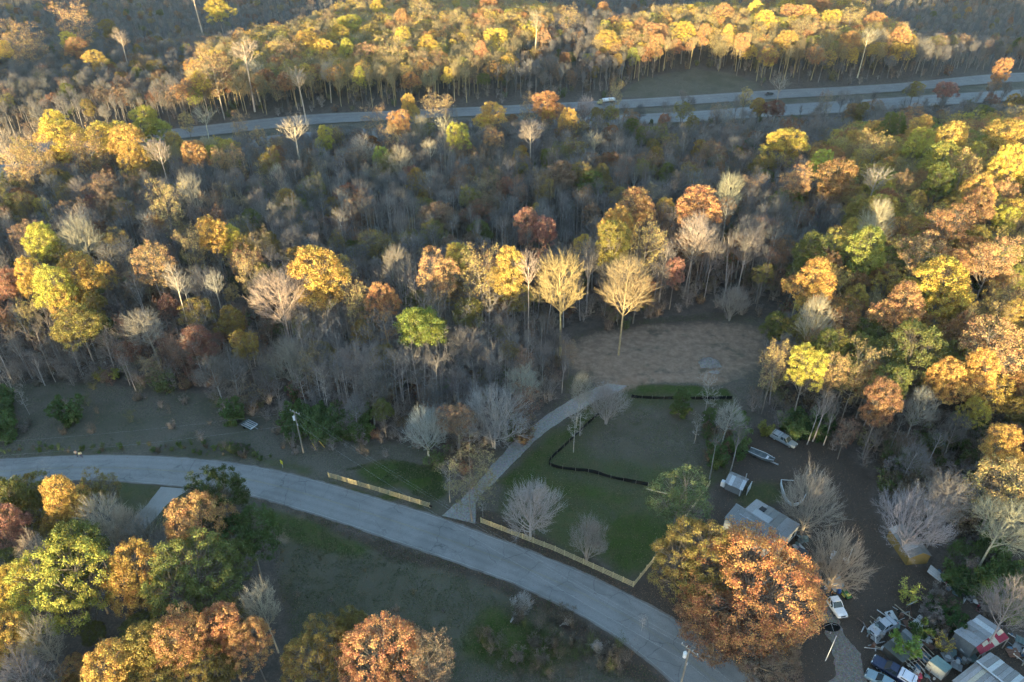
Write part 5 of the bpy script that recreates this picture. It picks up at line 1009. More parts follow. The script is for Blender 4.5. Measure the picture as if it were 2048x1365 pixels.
# ------------------------------------------------------------------ buildings of the junk yard
def tin(name, base, rust=(0.20, 0.12, 0.085), amt=0.45):
    m_, nt, out = new_mat(name); p = opos(nt); n1 = noise(nt, 0.9, 6, 0.72, p); n2 = noise(nt, 7, 4, 0.7, p); sep = nd(nt, 'ShaderNodeMapping'); sep.inputs['Scale'].default_value = (1, 1, 1)
    c = mixc(nt, ramp(nt, n2, 0.3, 0.75), base, tuple(x*0.72 for x in base)); c = mixc(nt, mth(nt, 'MULTIPLY', ramp(nt, n1, 0.5, 0.72), amt), c, rust); surf(nt, out, c, 0.55, 0.4, 0.35, n2, 0.1, 0.01); return m_
TIN, TIN2, TINP, TINR, TINT2 = tin('old_tin', (0.37, 0.37, 0.38)), tin('dull_tin', (0.29, 0.29, 0.29), amt=0.75), tin('bright_sheet', (0.62, 0.64, 0.66), amt=0.15), tin('red_sheet', (0.32, 0.03, 0.06), (0.2, 0.05, 0.05), 0.2), tin('tan_sheet', (0.50, 0.47, 0.38), amt=0.3)
SHNG = tin('grey_roofing', (0.25, 0.25, 0.245), (0.15, 0.145, 0.14), 0.6); SHNG2 = tin('pale_roofing', (0.42, 0.44, 0.46), (0.3, 0.3, 0.3), 0.3); SIDING = paint('white_siding', (0.52, 0.53, 0.53), 0.7, 0.2, 0, 0.2, 3, (0.25, 0.23, 0.2), 0.4); OCHRE = paint('ochre_boards', (0.27, 0.185, 0.06), 0.8, 0.15, 0, 0.3, 2.5, (0.2, 0.15, 0.08), 0.4); GREYW = paint('grey_wall', (0.22, 0.22, 0.22), 0.85, 0.15)
def roof_sheets(root, o0, q, n, mats, name='roof_sheet', ribs=5, th=0.03, lift=0.0, parent=None, rnd=0.02):
    """one roof slope from corner points eave0, eave1, ridge1, ridge0, cut into n ribbed sheets along the eave"""
    e0, e1, r1, r0 = [Vector(x)-o0 for x in q]; nrm = (e1-e0).cross(r0-e0).normalized(); nrm = nrm if nrm.z > 0 else -nrm
    for k in range(n):
        f0, f1 = k/n+0.002, (k+1)/n-0.002; V = []; F = []; m_ = ribs*2; j0 = random.uniform(-rnd, rnd)
        for i in range(m_+1):
            f = f0+(f1-f0)*i/m_; h = lift+(0.03 if i % 2 else 0.0)+(0.012 if k % 2 else 0)
            a = e0.lerp(e1, f)-(r0-e0)*j0+nrm*h; b = r0.lerp(r1, f)+nrm*h; V += [a, b, a-nrm*th, b-nrm*th]
        for i in range(m_): F += [(i*4, i*4+4, i*4+5, i*4+1), (i*4+2, i*4+3, i*4+7, i*4+6), (i*4, i*4+2, i*4+6, i*4+4), (i*4+1, i*4+5, i*4+7, i*4+3)]
        F += [(0, 1, 3, 2), (m_*4, m_*4+2, m_*4+3, m_*4+1)]
        o = MB().add(V, F).build(name, mats[k % len(mats)], parent or root)
def walls(root, o0, pts, mat, name='wall', zb=0.0, inset=0.25):
    """walls under a roof: pts are (point on roof edge); each wall its own mesh"""
    c = sum((Vector(p) for p in pts), Vector())/len(pts); n = len(pts)
    P = [Vector(p)+(Vector((c.x, c.y, 0))-Vector((p[0], p[1], 0))).normalized()*inset for p in pts]
    for i in range(n):
        a, b = P[i], P[(i+1) % n]; d = Vector((b.x-a.x, b.y-a.y, 0)).normalized(); nn = Vector((d.y, -d.x, 0))*0.05
        V = [Vector((a.x, a.y, zb)), Vector((b.x, b.y, zb)), Vector((b.x, b.y, b.z-0.08)), Vector((a.x, a.y, a.z-0.08))]; V = [v_-o0+nn for v_ in V]+[v_-o0-nn for v_ in V]
        MB().add(V, [(0, 1, 2, 3), (7, 6, 5, 4), (0, 4, 5, 1), (1, 5, 6, 2), (2, 6, 7, 3), (3, 7, 4, 0)]).build(name, mat, root)
    return P
def para(a, b, c):   # fourth corner of a parallelogram
    return Vector(a)+(Vector(c)-Vector(b))
# house with two roofs
A, B_, C_ = at(1513, 998, 2.7), at(1601, 1049, 2.7), at(1567, 1084, 3.5); D_ = para(A, B_, C_); D_.z = C_.z; o0 = Vector((A.x, A.y, gz(A.x, A.y))); r = thing('house', 'grey-roofed single-storey house behind the orange tree', 'house', o0)
roof_sheets(r, o0, (A, B_, C_, D_), 7, [TIN, TIN, SHNG, SHNG, SHNG], ribs=6)
pn = lambda f, g: A.lerp(B_, f).lerp(D_.lerp(C_, f), g)-o0
def patch(root, quad, mat, name, h=0.07):
    nrm = (quad[1]-quad[0]).cross(quad[3]-quad[0]).normalized(); nrm = nrm if nrm.z > 0 else -nrm
    return MB().add([q+nrm*0.035 for q in quad]+[q+nrm*h for q in quad], [(0, 1, 2, 3), (7, 6, 5, 4), (0, 4, 5, 1), (1, 5, 6, 2), (2, 6, 7, 3), (3, 7, 4, 0)]).build(name, mat, root)
patch(r, [pn(0.16, 0.42), pn(0.55, 0.42), pn(0.55, 0.97), pn(0.16, 0.97)], SHNG2, 'roof_sheet', 0.09); patch(r, [pn(0.2, 0.18), pn(0.32, 0.18), pn(0.32, 0.36), pn(0.2, 0.36)], BLKP, 'skylight', 0.12)
E0, E1 = at(1472, 1008, 3.9), at(1560, 1064, 3.9); dn = (D_-A); dn.z = 0; F0 = E0+dn.normalized()*3.8; F1 = E1+dn.normalized()*3.8; F0.z = F1.z = 2.7
roof_sheets(r, o0, (F0, F1, E1, E0), 8, [SHNG, SHNG, TIN2], ribs=4); MB().bar(E0-o0, E1-o0, 0.3, 0.12).build('ridge_cap', TIN2, r)
P = walls(r, o0, [A, B_, C_, E1, F1, F0, E0, D_], SIDING, zb=o0.z)
e = (C_-B_); e.z = 0; ex = e.normalized(); nx_ = Vector((ex.y, -ex.x, 0)); nx_ = nx_ if nx_.dot(B_-A) > 0 else -nx_
for t, wd, nm, z0, z1 in ((0.25, 0.9, 'window', 1.0, 2.0), (0.62, 0.9, 'door', 0.1, 2.0)):
    q = P[1].lerp(P[2], t)-o0+nx_*0.07; o = MB().box((q.x, q.y, (z0+z1)/2), (wd, 0.06, z1-z0), rz=atan2(ex.y, ex.x)).build(nm, GLASS if nm == 'window' else WOODD, r); MB().box((q.x+nx_.x*0.02, q.y+nx_.y*0.02, z0-0.05), (wd+0.2, 0.1, 0.08), rz=atan2(ex.y, ex.x)).build('sill', WHT, o)
MB().tube(pn(0.75, 0.6), pn(0.75, 0.6)+Vector((0, 0, 0.7)), 0.08).build('vent_pipe', GALV, r)
# small tin shed with awning
a, b = at(1450, 978), at(1480, 991); yw = atan2(b.y-a.y, b.x-a.x); L = (b-a).length; r = thing('tin_shed', 'small shed with a ribbed tin roof beside the green lawn', 'shed', a, yw); V0 = Vector((0, 0, 0)); zt = 1.9
f0, f1, k1, k0 = Vector((-0.3, -0.35, 1.75)), Vector((L+0.3, -0.35, 1.75)), Vector((L+0.3, 1.5, 2.75)), Vector((-0.3, 1.5, 2.75)); g0_, g1 = Vector((-0.3, 3.2, 1.9)), Vector((L+0.3, 3.2, 1.9))
roof_sheets(r, V0, (f0, f1, k1, k0), 5, [TIN, TINP, TIN], ribs=4); roof_sheets(r, V0, (g0_, g1, k1, k0), 5, [TIN, TIN2], ribs=4); walls(r, V0, [f0, f1, k1, g1, g0_, k0], GREYW, inset=0.35)
MB().box((L*0.45, -0.02, 0.95), (L*0.5, 0.04, 1.3)).build('front_panel', TIN2, r); MB().box((L+0.95, 1.8, 1.0), (0.06, 2.3, 2.0)).build('side_panel', WHT, r); MB().box((-0.65, 0.5, 0.65), (0.8, 0.8, 1.2)).build('cabinet', WHT, r, 0.03); MB().tube((L-0.2, 2.2, 2.2), (L-0.2, 2.2, 3.9), 0.07).build('stove_pipe', GALV, r); MB().box((L-0.05, -0.3, 0.9), (0.1, 0.1, 1.7)).build('post', WHT, r)
# ochre shed
a, b = at(1813, 1130), at(1851, 1127); yw = atan2(b.y-a.y, b.x-a.x); L = (b-a).length; r = thing('ochre_shed', 'ochre board shed with a grey gable roof behind a bare trunk', 'shed', a, yw); D = 6.2; zt, zr = 2.1, 3.2; w2 = L/2
f = [Vector((-0.3, -0.3, zt)), Vector((-0.3, D, zt)), Vector((w2, D, zr)), Vector((w2, -0.3, zr))]; roof_sheets(r, V0, f, 5, [SHNG, SHNG2, SHNG], ribs=3); f2 = [Vector((L+0.3, -0.3, zt)), Vector((L+0.3, D, zt)), f[2], f[3]]; roof_sheets(r, V0, f2, 5, [SHNG, SHNG], ribs=3)
walls(r, V0, [f[0], f[3], f2[0], f2[1], f[2], f[1]], OCHRE, inset=0.3)
for k in range(6): MB().box((0.02, 0.6+k*0.95, 1.0), (0.05, 0.06, 1.9)).build('batten', WOODD, r)
for k in range(5): MB().box((L*(k+0.5)/5, 0.0, 1.15), (0.05, 0.06, 2.0)).build('batten', WOODO, r)
MB().box((-0.02, 2.2, 1.2), (0.06, 1.1, 0.8)).build('window', GLASS, r); MB().box((w2, -0.02, 0.95), (0.95, 0.06, 1.8)).build('door', OCHRE, r)
# open tin shed with red sheets
q = [at(1908, 1264, 2.5), at(1960, 1229, 2.5), at(2002, 1257, 3.4), at(1952, 1295, 3.4)]; o0 = Vector((q[0].x, q[0].y, gz(q[0].x, q[0].y))); r = thing('open_tin_shed', 'open-fronted tin shed with red sheets on its lower slope', 'shed', o0)
roof_sheets(r, o0, q, 6, [TIN, TIN, TIN2, TIN, TINP, TIN], ribs=5); q2 = [at(1961, 1310, 2.7), at(2018, 1276, 2.7), q[2], q[3]]; roof_sheets(r, o0, q2, 6, [TINR, TINR, TINR, TINT2, TINR, TINR], ribs=4)
pq = lambda f_, g_: q2[0].lerp(q2[1], f_).lerp(q2[3].lerp(q2[2], f_), g_)-o0
patch(r, [pq(0.2, 0.55), pq(0.4, 0.55), pq(0.4, 0.95), pq(0.2, 0.95)], TINT2, 'roof_patch', 0.08); patch(r, [pq(0.78, 0.6), pq(0.98, 0.6), pq(0.98, 0.97), pq(0.78, 0.97)], TINT2, 'roof_patch', 0.08)
walls(r, o0, [q[0], q[1], q[2], q[3]], GREYW, inset=0.3, zb=o0.z)
for s_ in (q2[0], q2[1]): t_ = s_-o0; MB().box((t_.x, t_.y, (t_.z-0.1)/2), (0.12, 0.12, t_.z-0.1)).build('post', WOODO, r)
MB().bar(q2[0]-o0-Vector((0, 0, 0.1)), q2[1]-o0-Vector((0, 0, 0.1)), 0.1, 0.15).build('beam', WOODO, r)
# long barn at the corner
q = [at(1981, 1304, 2.9), at(2070, 1371, 2.9), at(2044, 1396, 4.0), at(1953, 1322, 4.0)]; o0 = Vector((q[3].x, q[3].y, gz(q[3].x, q[3].y))); r = thing('long_barn', 'long patched tin-roofed barn in the bottom corner', 'barn', o0)
roof_sheets(r, o0, q, 9, [TIN, TIN2, TINP, TIN2, TIN, TIN2, TINP, TIN, TIN2], ribs=3); q2 = [at(1903, 1362, 2.7), at(1995, 1440, 2.7), q[2]-Vector((0, 0, 0.25)), q[3]-Vector((0, 0, 0.25))]; roof_sheets(r, o0, q2, 11, [TIN2, TIN, TINT2, TIN2, TIN], ribs=3)
MB().bar(q[3]-o0, q[2]-o0, 0.25, 0.1).build('ridge_cap', TINP, r); walls(r, o0, [q[0], q[1], q[2], q2[1], q2[0], q[3]], GREYW, zb=o0.z, inset=0.35)
# teal storage box
q = [at(1858, 1322, 1.9), at(1874, 1311, 1.9), at(1905, 1335, 1.9), at(1891, 1347, 1.9)]; o0 = Vector((q[0].x, q[0].y, gz(q[0].x, q[0].y))); r = thing('storage_box', 'teal-topped grey storage locker beside the scrap heap', 'locker', o0); TEAL = paint('teal_top', (0.15, 0.24, 0.23), 0.5); LGREY = paint('light_grey_panel', (0.36, 0.38, 0.37), 0.6)
b = MB(); b.loft([[Vector((p_.x, p_.y, o0.z+z))-o0 for p_ in q] for z in (0, 1.85)]); b.build('body', LGREY, r, 0.03); patch(r, [p_-o0 for p_ in q], TEAL, 'lid', 0.1)
for f_ in (0.33, 0.66): MB().bar(q[0].lerp(q[3], 0)-o0+(q[3]-q[0])*0+(q[3]-q[0])*f_+Vector((0, 0, -0.1)), q[0]-o0+(q[3]-q[0])*f_+Vector((0, 0, -1.7)), 0.05, 0.08).build('rib', LGREY, r)
# deck with a torn roof in the middle of the heap
q = [at(1766, 1292, 1.5), at(1812, 1257, 1.5), at(1848, 1290, 1.7), at(1806, 1326, 1.7)]; o0 = Vector((q[0].x, q[0].y, gz(q[0].x, q[0].y))); r = thing('lean_to', 'low dark lean-to roof under the bright green bush', 'shed', o0); DKR = tin('mossy_roofing', (0.13, 0.14, 0.13), (0.06, 0.075, 0.05), 0.6)
roof_sheets(r, o0, q, 6, [DKR, DKR, TIN2], ribs=2); walls(r, o0, q, WOODD, zb=o0.z, inset=0.3)
for k in range(7): f_ = 0.1+0.13*k; MB().bar(q[3].lerp(q[2], f_)-o0, q[3].lerp(q[2], f_)+(q[3]-q[0]).normalized()*2.4-o0-Vector((0, 0, 0.5)), 0.12, 0.06).build('rafter', WOODO, r)

# ------------------------------------------------------------------ smaller things of the yard
def boat(label, f, b):
    yw, c = yaw_of(f, b); r = thing('open_boat', label, 'boat', c, yw); HUL = paint('hull_grey', (0.14, 0.17, 0.18), 0.5); S_ = []
    for x, w, z0, h in ((-2.6, 0.75, 0.35, 0.95), (-1.5, 0.9, 0.3, 0.95), (0.5, 0.92, 0.3, 1.0), (1.8, 0.7, 0.38, 1.08), (2.6, 0.35, 0.6, 1.15)):
        S_.append([Vector((x, -w, h)), Vector((x, -w*0.75, z0)), Vector((x, w*0.75, z0)), Vector((x, w, h)), Vector((x, w-0.06, h)), Vector((x, w*0.75-0.05, z0+0.06)), Vector((x, -w*0.75+0.05, z0+0.06)), Vector((x, -w+0.06, h))])
    h = MB().loft(S_).build('hull', HUL, r)
    for s_ in (1, -1): MB().bar((-2.6, s_*0.76, 0.98), (0.5, s_*0.93, 1.03), 0.1, 0.07).bar((0.5, s_*0.93, 1.03), (2.6, s_*0.35, 1.18), 0.1, 0.07).build('gunwale', PALE, r)
    for x in (-1.7, -0.2, 1.2): MB().box((x, 0, 0.8), (0.4, 1.3, 0.06)).build('seat', WHT if x == 1.2 else HUL, r)
    MB().bar((-2.6, 0.3, 0.25), (3.6, 0.1, 0.3), 0.1, 0.1).bar((-2.6, -0.3, 0.25), (3.6, -0.1, 0.3), 0.1, 0.1).build('trailer_frame', GALV, r)
    for s_ in (1, -1): MB().torus((-1.0, s_*0.85, 0.28), 0.2, 0.09, Matrix.Rotation(pi/2, 3, 'X')).build('wheel', TYRE, r)
boat('open grey boat on a trailer left of the silver pickup', (1546, 927), (1497, 906))
# white pool wall
pts = catmull([gxy(1560, 968), gxy(1563, 985), gxy(1571, 1003), gxy(1586, 1013), gxy(1604, 1006), gxy(1612, 990)], 26); o0 = Vector((pts[0][0], pts[0][1], gz(*pts[0]))); r = thing('pool_wall', 'white curved above-ground pool wall under the bare pale tree', 'pool', o0); V = []; F = []
for i, (x, y) in enumerate(pts):
    h = 1.15*(1.0 if i < 12 else 0.75)*(1+0.08*sin(i*1.3)); 
    for dx in (-0.02, 0.02): V += [(x-o0.x+dx, y-o0.y+dx, 0), (x-o0.x+dx, y-o0.y+dx, h)]
for i in range(25): F += [(i*4, i*4+4, i*4+5, i*4+1), (i*4+2, i*4+3, i*4+7, i*4+6), (i*4+1, i*4+5, i*4+7, i*4+3)]
MB().add(V, F).build('wall', SIDING, r); rail = MB()
for i in range(0, 24, 3): a_, b_ = Vector(V[i*4+1]), Vector(V[(i+3)*4+1 if i+3 < 26 else 25*4+1]); rail.bar(a_, b_, 0.14, 0.05)
rail.build('top_rail', WHT, r); MB().bar((0, 0, 1.1), (2.4, -0.1, 1.0), 0.08, 0.06).build('loose_rail', WHT, r)
# flag pole, dish, tarp heap, mower, freezer
p = at(1651, 1322); r = thing('white_pole', 'tall white pole at the edge of the gravel drive', 'pole', p); MB().tube((0, 0, 0), (0, 0, 6.2), 0.06, 0.045).build('shaft', WHT, r); MB().torus((0, 0, 6.2), 0.05, 0.03).build('cap', GALV, r)
p = at(1693, 1128); r = thing('antenna_pole', 'thin white pole rising behind the small bare tree', 'pole', p); MB().tube((0, 0, 0), (0, 0, 4.2), 0.05, 0.04).build('shaft', WHT, r); MB().box((0, 0, 0.6), (0.5, 0.3, 0.7)).build('meter', GALV, r, 0.03)
p = at(1660, 1268); r = thing('satellite_dish', 'large black satellite dish beside the white pole', 'dish', p, 0.4); MB().tube((0, 0, 0), (0, 0, 1.0), 0.06).build('mast', GALV, r); V = []; F = []; n = 20
for j in range(5):
    for i in range(n): q_ = 1.25*j/4; V.append(Matrix.Rotation(-0.5, 3, 'X') @ Vector((q_*cos(2*pi*i/n), q_*sin(2*pi*i/n), 0.22*q_*q_))+Vector((0, 0, 1.15)))
for j in range(4): F += [(j*n+i, j*n+(i+1) % n, (j+1)*n+(i+1) % n, (j+1)*n+i) for i in range(n)]
d = MB().add(V, F).build('reflector', BLK, r, sm=True); so = d.modifiers.new('s', 'SOLIDIFY'); so.thickness = 0.04
for k in range(3): a_ = k*2.1; MB().bar(Matrix.Rotation(-0.5, 3, 'X') @ Vector((1.1*cos(a_), 1.1*sin(a_), 0.28))+Vector((0, 0, 1.15)), Matrix.Rotation(-0.5, 3, 'X') @ Vector((0, 0, 0.95))+Vector((0, 0, 1.15)), 0.03, 0.03).build('feed_strut', GALV, r)
CAMO = tin('camouflage_tarp', (0.50, 0.52, 0.50), (0.14, 0.15, 0.13), 1.0); mound('tarp_heap', 'grey camouflage tarp thrown over a heap beside the white pickup', 'tarp', (1672, 1168), 1.3, 2.0, 1.3, CAMO, 0, 9, rz=-0.5)
p = at(1691, 1192); r = thing('lawn_mower', 'green and yellow riding mower below the camouflage tarp', 'mower', p, 1.9); MGR = paint('mower_green', (0.04, 0.16, 0.04)); MYE = paint('mower_yellow', (0.65, 0.6, 0.08)); MB().loft([sec(-0.8, 0.45, 0.3, 0.45, 0.6), sec(0.1, 0.45, 0.3, 0.45, 0.55), sec(0.3, 0.32, 0.35, 0.65, 0.85), sec(0.9, 0.3, 0.35, 0.6, 0.78)]).build('body', MGR, r, 0.03); MB().box((-0.35, 0, 0.72), (0.42, 0.5, 0.14)).box((-0.58, 0, 0.95), (0.12, 0.5, 0.4)).build('seat', MYE, r, 0.04); MB().loft([sec(-0.4, 0.62, 0.12, 0.2, 0.28), sec(0.4, 0.62, 0.12, 0.2, 0.28)]).build('deck', MYE, r, 0.03); MB().torus((0.2, 0, 0.98), 0.17, 0.02, Matrix.Rotation(0.6, 3, 'Y')).build('steering_wheel', BLKP, r)
for x, w_, rd in ((-0.55, 0.5, 0.27), (0.75, 0.42, 0.19)):
    for s_ in (1, -1): MB().torus((x, s_*w_, rd), rd-0.09, 0.09, Matrix.Rotation(pi/2, 3, 'X')).build('wheel', TYRE, r)
p = at(1665, 1114); r = thing('chest_freezer', 'white chest freezer under the small bare tree', 'freezer', p, 0.9); MB().box((0, 0, 0.42), (1.3, 0.65, 0.8)).build('body', WHT, r, 0.05); MB().box((0, 0.02, 0.87), (1.34, 0.68, 0.1)).build('lid', WHT, r, 0.03); MB().box((0, -0.36, 0.84), (0.2, 0.04, 0.04)).build('handle', GALV, r)
p = at(1649, 1182); r = thing('white_barrel', 'white plastic barrel behind the white pickup', 'barrel', p); MB().loft([[Vector((q_*cos(t), q_*sin(t), z)) for t in np.linspace(0, 2*pi, 14, endpoint=False)] for z, q_ in ((0, 0.27), (0.1, 0.3), (0.45, 0.31), (0.8, 0.3), (0.9, 0.27))]).build('drum', WHT, r, sm=True); MB().torus((0, 0, 0.3), 0.3, 0.02).torus((0, 0, 0.6), 0.3, 0.02).build('hoop', GALV, r)
p = at(1677, 1186); r = thing('blue_barrel', 'blue plastic barrel beside the camouflage tarp', 'barrel', p); BLU = paint('blue_plastic', (0.03, 0.10, 0.30), 0.4); MB().loft([[Vector((q_*cos(t), q_*sin(t), z)) for t in np.linspace(0, 2*pi, 14, endpoint=False)] for z, q_ in ((0, 0.27), (0.1, 0.3), (0.45, 0.31), (0.8, 0.3), (0.9, 0.27))]).build('drum', BLU, r, sm=True); MB().torus((0, 0, 0.3), 0.3, 0.02).torus((0, 0, 0.6), 0.3, 0.02).build('hoop', BLU, r)
p = at(1820, 1215); r = thing('tilted_panel', 'tilted white panel on thin legs left of the yellow-green sapling', 'panel', p, 0.5); MB().box((0, 0, 1.15), (1.5, 0.06, 0.8), M=Matrix.Rotation(0.5, 3, 'X') @ Matrix.Rotation(-0.25, 3, 'Y')).build('board', TINP, r)
for x in (-0.6, 0.6): MB().bar((x, 0.3, 0), (x, 0, 1.1), 0.05, 0.05).build('leg', WOODO, r)
def chair(label, px, rz):
    p = at(*px); r = thing('plastic_chair', label, 'chair', p, rz); MB().box((0, 0, 0.42), (0.48, 0.46, 0.04)).build('seat', WHT, r, 0.02); MB().box((-0.22, 0, 0.66), (0.04, 0.44, 0.42), M=Matrix.Rotation(-0.2, 3, 'Y')).build('backrest', WHT, r, 0.02)
    for x in (-0.2, 0.2):
        for y in (-0.2, 0.2): MB().tube((x*1.1, y*1.1, 0), (x, y, 0.42), 0.025).build('leg', WHT, r)
    for y in (-0.24, 0.24): MB().box((0, y, 0.62), (0.42, 0.05, 0.03)).build('armrest', WHT, r)
chair('white plastic chair among the brush left of the red-patched shed', (1866, 1234), 0.7); chair('white plastic chair beside the thin white pole', (1688, 1122), 2.2)
# white tyres, ring
for px, lab in (((1927, 1191), 'white-painted tyre lying in the row of junk, left one of two'), ((1935, 1194), 'white-painted tyre lying in the row of junk, right one of two')):
    p = at(*px); r = thing('painted_tyre', lab, 'tyre', p); MB().torus((0, 0, 0.12), 0.27, 0.11).build('tread', WHT, r, sm=True); MB().torus((0, 0, 0.12), 0.19, 0.03).build('bead', BLKP, r)
p = at(1957, 1221); r = thing('red_hoop', 'faded red hoop on the ground above the red-patched shed', 'hoop', p); MB().torus((0, 0, 0.06), 0.35, 0.05).build('ring', paint('faded_red', (0.25, 0.09, 0.10)), r)
# scrap: each piece one thing, laid in heaps
SC = dict(grey=(.27, .265, .26), white=(.55, .54, .52), blue=(.07, .14, .22), rust=(.17, .09, .06), black=(.03, .03, .03), tan=(.42, .34, .24), teal=(.13, .19, .19), red=(.42, .05, .08), green=(.10, .2, .12)); SCM = {k: paint('scrap_'+k, v, 0.65, 0.25, 0, 0.35, 4, (0.1, 0.085, 0.07), 0.45) for k, v in SC.items()}
def scrap(kind, col, p, rz, s_, label, group):
    m_ = SCM[col]; g = random
    if kind == 'plank': o = MB().box((0, 0, 0.06), (1.4+1.6*s_, 0.16, 0.045)).box((0.2, 0.02, 0.10), (0.12, 0.15, 0.03)).build('plank', m_, loc=p, rz=rz); o.rotation_euler[1] = g.uniform(-.25, .12); o.location.z += 0.15
    elif kind == 'pipe': o = MB().tube((-1.2-s_, 0, 0.08), (1.2+s_, 0, 0.12), 0.05, n=8).tube((1.2+s_, 0, 0.12), (1.2+s_, 0.2, 0.5), 0.05).build('pipe', m_, loc=p, rz=rz); o.rotation_euler[1] = g.uniform(-.2, .1); o.location.z += 0.1
    elif kind == 'tyre': o = MB().torus((0, 0, 0.12), 0.24, 0.11).build('tyre', TYRE, loc=p, rz=rz, sm=True); o.rotation_euler[0] = g.uniform(-.3, .3); o.location.z += 0.05
    elif kind == 'bucket': o = MB().loft([[Vector((q_*cos(t), q_*sin(t), z)) for t in np.linspace(0, 2*pi, 12, endpoint=False)] for z, q_ in ((0, 0.13), (0.36, 0.17), (0.36, 0.15), (0.05, 0.11))]).torus((0, 0, 0.36), 0.165, 0.015).build('bucket', m_, loc=p, rz=rz)
    elif kind == 'crate':
        o = thing('crate', label, 'crate', p, rz, group)
        for y in (-0.3, 0.3):
            for z in (0.1, 0.28, 0.46): MB().box((0, y, z), (0.8, 0.03, 0.13)).build('slat', m_, o)
        for x in (-0.4, 0.4): MB().box((x, 0, 0.28), (0.03, 0.6, 0.52)).build('end_panel', m_, o)
        MB().box((0, 0, 0.04), (0.8, 0.6, 0.03)).build('base', m_, o); return o
    elif kind == 'sheet':
        V = []; F = []; n = 9
        for i in range(n): x = (i/(n-1)-0.5)*1.5; z = 0.1+(0.05 if i % 2 else 0); V += [(x, -0.5-0.4*s_, z), (x, 0.5+0.4*s_, z+0.25*s_)]
        F = [(i*2, i*2+2, i*2+3, i*2+1) for i in range(n-1)]; o = MB().add(V, F).build('metal_sheet', m_, loc=p, rz=rz); so = o.modifiers.new('s', 'SOLIDIFY'); so.thickness = 0.02; o.rotation_euler[0] = g.uniform(-.3, .3); o.location.z += 0.1
    elif kind == 'bag':
        bm = bmesh.new(); bmesh.ops.create_icosphere(bm, subdivisions=2, radius=0.38)
        for v_ in bm.verts: k_ = 1+0.22*sin(7*v_.co.x+3*rz)*cos(6*v_.co.y+2); v_.co = Vector((v_.co.x*k_*1.2, v_.co.y*k_*0.9, max(-0.2, v_.co.z*k_*0.7)+0.2))
        me_ = bpy.data.meshes.new('bag'); bm.to_mesh(me_); bm.free(); o = link('bag', me_, None, m_, p, rz)
    elif kind == 'drum': o = MB().loft([[Vector((q_*cos(t), q_*sin(t), z)) for t in np.linspace(0, 2*pi, 12, endpoint=False)] for z, q_ in ((0, 0.27), (0.04, 0.29), (0.28, 0.28), (0.3, 0.3), (0.32, 0.28), (0.58, 0.28), (0.6, 0.3), (0.62, 0.28), (0.84, 0.29), (0.88, 0.27))]).build('drum', m_, loc=p, rz=rz)
    elif kind == 'appliance':
        o = thing('appliance', label, 'appliance', p, rz, group); MB().box((0, 0, 0.45), (0.65, 0.62, 0.88)).build('body', m_, o, 0.03); MB().box((0, -0.325, 0.5), (0.5, 0.03, 0.6)).build('door', SCM['grey'], o); MB().tube((-0.2, 0.1, 0.88), (-0.2, 0.1, 0.95), 0.06).build('knob', BLKP, o); return o
    tag(o, label, {'plank': 'plank', 'pipe': 'pipe', 'tyre': 'tyre', 'bucket': 'bucket', 'sheet': 'metal sheet', 'bag': 'bag', 'drum': 'drum'}[kind], group); return o
HEAPS = [('heaped round the silver sedan', 'scrap round the silver sedan', [(1722, 1262), (1740, 1250), (1770, 1232), (1800, 1222), (1815, 1232), (1800, 1245), (1755, 1285), (1770, 1300), (1790, 1318), (1770, 1318), (1730, 1290)], 46),
    ('between lean-to and teal locker', 'scrap by the teal locker', [(1810, 1330), (1850, 1290), (1870, 1300), (1855, 1330), (1880, 1365), (1830, 1368), (1805, 1345)], 30),
    ('in the brush right of the sedan', 'scrap right of the sedan', [(1806, 1225), (1840, 1232), (1860, 1270), (1875, 1290), (1850, 1285), (1815, 1250)], 26),
    ('in the junk row by the trees', 'scrap in the row by the trees', [(1858, 1142), (1880, 1138), (1905, 1160), (1925, 1185), (1965, 1205), (1960, 1218), (1930, 1205), (1895, 1180)], 34),
    ('right of the red-patched shed', 'scrap beside the red-patched shed', [(2015, 1270), (2048, 1280), (2060, 1330), (2040, 1335), (2010, 1290)], 18),
    ('between teal locker and barn', 'scrap before the barn', [(1890, 1300), (1930, 1300), (1945, 1320), (1910, 1345), (1895, 1325)], 14), ('lying beside the house end', 'scrap beside the house', [(1590, 1075), (1610, 1080), (1612, 1100), (1592, 1098)], 8)]
USED = set(); tries = 0
def side(x, y, poly):
    c = poly.mean(0); d = np.ptp(poly, axis=0); a = (x-c[0])/d[0]; b = (y-c[1])/d[1]
    w1 = 'far' if b > 0.12 else 'near' if b < -0.12 else ''; w2 = 'right' if a > 0.12 else 'left' if a < -0.12 else ''
    return ', '+(' '.join(q for q in (w1, w2) if q) or 'middle')+' side'
